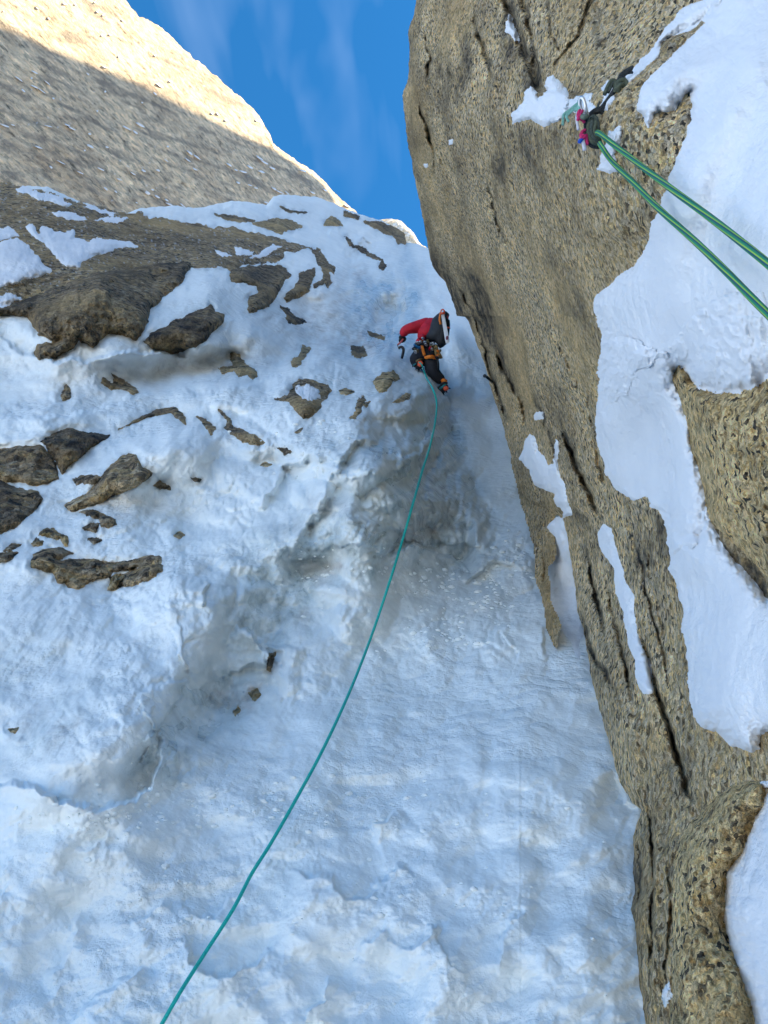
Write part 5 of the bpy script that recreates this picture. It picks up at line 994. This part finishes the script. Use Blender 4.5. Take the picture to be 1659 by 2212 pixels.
# ------------------------------------------------------------------ the lead rope from the climber to the belayer
M_ROPE = simple('teal_rope_sheath', (0.01, 0.42, 0.36), .7, bscale=300, bd=.0006, var=.2)
M_ROPEW = M_ROPE
rp = [(905, 782, 0), (912, 790, 0), (921, 815, 0), (934, 838, 0), (943, 868, 0), (941, 905, 0), (930, 960, 0), (912, 1018, 0), (893, 1085, 0), (870, 1165, 0), (840, 1262, 0), (802, 1375, 0), (757, 1490, 0), (702, 1610, 0), (643, 1720, 0), (586, 1820, 0), (545, 1885, 0), (503, 1965, 0), (442, 2060, 0), (388, 2145, 0), (345, 2220, 0), (290, 2310, 0), (200, 2440, 0)]
pts = []; rad = []
for i, (x, y, _) in enumerate(rp):
    d = float(fieldA.at(x + np.array([-6, 0, 6, -12, 12, 0, 0]), y + np.array([0, 0, 0, 30, -30, -15, 15])).min()); off = .02 + .10 * math.sin(math.pi * min(1, max(0, (y - 850) / 1000))) if y > 830 else 0
    dd = d * (1 - off * .32) - .03 - .004 * math.sin(i * 2.1) if y > 830 else dC - .2
    dd = min(dd, dC - .2) if y < 880 else (min(dd, dC - .12) if y < 900 else dd)
    pts.append(Vector(W(x, y, dd))); rad.append(float(np.interp(y, [780, 900, 1100, 1400, 1800, 2212, 2440], [.0085, .0082, .0064, .0052, .0043, .0036, .0031])))
tube('lead_rope', pts, rad, M_ROPE, sub=8, sides=10, label='thin teal lead rope curving down the ice from the climber to the lower left', cat='rope')

# ------------------------------------------------------------------ the anchor with the striped ropes
def stripe_mat():
    m, t, b = newmat('green_rope_with_blue_and_lime_stripes'); uv = t.nodes.new('ShaderNodeUVMap'); sp = t.nodes.new('ShaderNodeSeparateXYZ'); t.links.new(uv.outputs[0], sp.inputs[0])
    ph = mth(t, 'ADD', mth(t, 'MULTIPLY', sp.outputs[0], 5.0), mth(t, 'MULTIPLY', sp.outputs[1], 4.0)); fr = mth(t, 'FRACT', ph)
    c = ramp(t, fr, [(0.0, (0.01, 0.20, 0.11)), (0.30, (0.03, 0.30, 0.13)), (0.36, (0.30, 0.52, 0.05)), (0.52, (0.34, 0.58, 0.06)), (0.58, (0.01, 0.10, 0.13)), (0.80, (0.006, 0.045, 0.12)), (0.9, (0.01, 0.20, 0.12))])
    br = t.nodes.new('ShaderNodeTexWave'); br.inputs['Scale'].default_value = 260; mp = t.nodes.new('ShaderNodeMapping'); t.links.new(uv.outputs[0], mp.inputs[0]); mp.inputs['Scale'].default_value = (.02, 1, 1); t.links.new(mp.outputs[0], br.inputs[0])
    br.bands_direction = 'Y'
    t.links.new(c, b.inputs['Base Color']); b.inputs['Roughness'].default_value = .7; bump(t, b, br.outputs['Fac'], .0006, .6); return m
M_STR = stripe_mat()
K = VIEW['k']
dK = float(fieldW.at(1285, 285))
dA = dK - .03
def KP(*pts, o=0.0): return [Vector(W(K[0] + p[0] * K[2], K[1] + p[1] * K[2], dA + o + (p[2] if len(p) > 2 else 0))) for p in pts]
rope = empty('belay_rope', KP((700, 1100))[0], label='taut green rope with blue and lime stripes, doubled through the dark anchor sling', cat='rope')
def RP(lst): return [Vector(W(x, y, d)) for x, y, d in lst]
dn = min(dA - .03, dK - .05)
def RP(lst): return [Vector(W(x, y, min(d, float(fieldW.at(x + np.array([-14, 0, 14, 0, 0]), y + np.array([0, 0, 0, -14, 14])).min()) - .05) if x > 1295 else d)) for x, y, d in lst]
tub('strand', RP([(1289, 286, dn + .03), (1298, 290, dn), (1330, 316, dn - .06), (1390, 362, dn - .16), (1450, 408, dn - .25), (1530, 467, dn - .34), (1600, 522, dn - .42), (1659, 570, dn - .48), (1800, 690, dn - .6), (2050, 910, dn - .72)]), .0058, M_STR, rope, sub=8, sides=14)
tub('strand', RP([(1296, 310, dn + .02), (1303, 322, dn), (1325, 352, dn - .05), (1370, 396, dn - .12), (1420, 448, dn - .18), (1500, 520, dn - .27), (1570, 588, dn - .35), (1640, 660, dn - .42), (1780, 800, dn - .55), (2020, 1060, dn - .68)]), .0056, M_STR, rope, sub=8, sides=14)
M_SLG = simple('weathered_dark_green_cord', (0.05, 0.065, 0.055), .8, bscale=260, bd=.0012, var=.6)
M_SLG2 = simple('black_flecked_cord', (0.025, 0.028, 0.03), .8, bscale=340, bd=.0012, var=.9)
M_GCR = simple('olive_green_cord', (0.075, 0.09, 0.06), .8, bscale=240, bd=.0012, var=.4)
sl = empty('anchor_sling', KP((640, 900))[0], label='bundle of dark green and black cord knotted round the rock horn as an anchor', cat='sling')
r0 = .0055
tub('cord', KP((1235, 75), (1190, 120), (1120, 170), (1060, 220), (1020, 300), (960, 430), (880, 560), (740, 735), (640, 790)), [.003, .006, .0065, .007, .0068, .0066, .0064, .0064, .006], M_SLG2, sl, sub=6)
tub('cord', KP((1235, 182), (1200, 165), (1130, 175), (1080, 220)), [.002, .004, .005, .005], M_SLG2, sl, sub=5)
tub('knot', KP((960, 470, -.01), (985, 380, -.018), (1020, 310, -.02), (1090, 290, -.02), (1130, 340, -.02), (1110, 420, -.02), (1050, 470, -.015), (1010, 430, -.02), (1030, 370, -.026), (1080, 360, -.022)), r0, M_GCR, sl, sub=5)
tub('cord', KP((950, 400), (955, 310), (910, 295), (870, 340), (830, 420), (795, 510)), .0048, M_GCR, sl, sub=5)
tub('cord', KP((980, 300), (930, 330), (890, 400), (850, 480)), .004, M_SLG, sl, sub=5)
tub('cord', KP((720, 620), (690, 700), (640, 760), (590, 800)), .0026, M_SLG, sl, sub=5)
for k, (lst, rr, mt) in enumerate([
    ([(760, 750), (690, 745), (600, 800), (540, 880), (515, 980), (520, 1100), (545, 1220), (600, 1290), (700, 1310), (790, 1290), (840, 1240)], .0062, M_SLG2),
    ([(600, 860, -.01), (560, 950, -.012), (545, 1060, -.012), (570, 1180, -.014), (630, 1250, -.014), (740, 1260, -.012), (830, 1220, -.01)], .0052, M_GCR),
    ([(630, 870, -.014), (600, 960, -.018), (595, 1070, -.018), (620, 1170, -.018), (690, 1220, -.018), (790, 1200, -.014)], .0052, M_SLG),
    ([(650, 880, -.016), (660, 960, -.02), (640, 1060, -.02), (660, 1140, -.02), (720, 1180, -.02), (790, 1150, -.016)], .0048, M_GCR),
    ([(600, 880, -.02), (620, 850, -.02), (660, 870, -.02), (690, 950, -.02), (700, 1040, -.018), (690, 1090, -.016)], .0045, M_SLG),
    ([(560, 860), (620, 800), (700, 770), (780, 800), (820, 900), (830, 1020), (850, 1150), (820, 1230)], .005, M_SLG2)]):
    tub('cord', KP(*lst), rr, mt, sl, sub=6)
cb = empty('carabiner', KP((465, 700))[0], label='worn silver carabiner clipped left of the anchor knot', cat='carabiner')
tub('frame', KP((520, 800, -.02), (505, 720, -.026), (480, 620, -.026), (450, 562, -.024), (420, 575, -.02), (415, 660, -.015), (440, 760, -.012), (480, 830, -.014), (525, 835, -.018), (524, 790, -.02)), .0042, M_STL, cb, sub=5, sides=10)
tub('gate_sleeve', KP((440, 850, -.02), (480, 860, -.024), (525, 845, -.022)), .006, simple('dull_green_metal', (.12, .15, .12), .5, .3, bscale=90), cb, sub=4, sides=10)
M_PNK = simple('pink_cord', (0.50, 0.02, 0.12), .75, bscale=300, bd=.0006, var=.5)
M_LIL = simple('frosted_tail_cord', (0.55, 0.55, 0.62), .75, bscale=300, bd=.0006, var=.2)
M_BLC = simple('blue_cord', (0.01, 0.08, 0.45), .7, bscale=300, bd=.0006)
M_MNT = simple('faded_mint_tape', (0.20, 0.42, 0.36), .8, bscale=200, bd=.0006, var=.25)
pk = empty('cord_loop', KP((420, 850))[0], label='pink cord loop with a frosted tail, hanging on the carabiner', cat='cord')
tub('cord', KP((440, 730, -.01), (400, 770, -.015), (385, 840, -.016), (410, 880, -.018), (450, 900, -.016), (485, 940, -.012)), .0036, M_PNK, pk, sub=5)
tub('cord', KP((455, 760, -.012), (430, 800, -.02), (400, 860, -.02), (375, 920, -.012)), .0034, M_PNK, pk, sub=5)
tub('tail', KP((375, 800, -.01), (365, 870, -.012), (375, 950, -.012), (390, 1060, -.01)), [.003, .0032, .0034, .003], M_LIL, pk, sub=5)
pk2 = empty('cord_loop', KP((480, 1180))[0], label='lower pink and blue cord knot with a white tail beside the dark anchor knot', cat='cord')
tub('cord', KP((500, 1060, -.01), (450, 1090, -.014), (430, 1150, -.016), (470, 1180, -.018), (510, 1140, -.016), (520, 1220, -.012), (525, 1290, -.01)), .0038, M_PNK, pk2, sub=5)
tub('cord', KP((470, 1130, -.018), (440, 1180, -.018), (410, 1230, -.014)), .0036, M_PNK, pk2, sub=5)
tub('blue_end', KP((450, 1190, -.016), (420, 1220, -.016), (408, 1245, -.012)), .0046, M_BLC, pk2, sub=4)
tub('tail', KP((455, 1210, -.012), (475, 1290, -.012), (490, 1375, -.01)), .0044, M_LIL, pk2, sub=4)
mt = empty('tape_sling', KP((300, 760))[0], label='faded mint tape with loose frayed ends left of the carabiner', cat='sling')
for k, lst in enumerate([[(400, 640), (330, 690), (250, 760), (170, 820), (155, 900), (150, 985)], [(410, 660), (350, 720), (280, 770), (215, 830), (215, 880), (245, 930)], [(405, 650), (380, 720), (330, 770)], [(395, 600), (405, 660), (400, 720), (360, 760)]]):
    tub('tape', KP(*[(x, y, -.006 - .003 * k) for x, y in lst]), .0034, M_MNT, mt, sub=5, flat=.4)

# piton at the edge of the wall near the climber
dp = float(fieldW.at(1062, 826)) - .06
pt = empty('piton', Vector(W(1052, 815, dp)), label='small dark piton sticking out of the edge of the wall right of the climber', cat='piton')
tub('blade', [Vector(W(x, y, dp + o)) for x, y, o in ((1046, 811, 0), (1052, 815, 0), (1064, 826, .05))], [.007, .010, .007], M_DST, pt, sub=3, sides=8, flat=.5)
tub('eye', [Vector(W(1047 + 2.6 * math.cos(t), 812 + 2.6 * math.sin(t), dp)) for t in np.linspace(0, 6.28, 9)], .004, M_DST, pt, sub=2, sides=6)
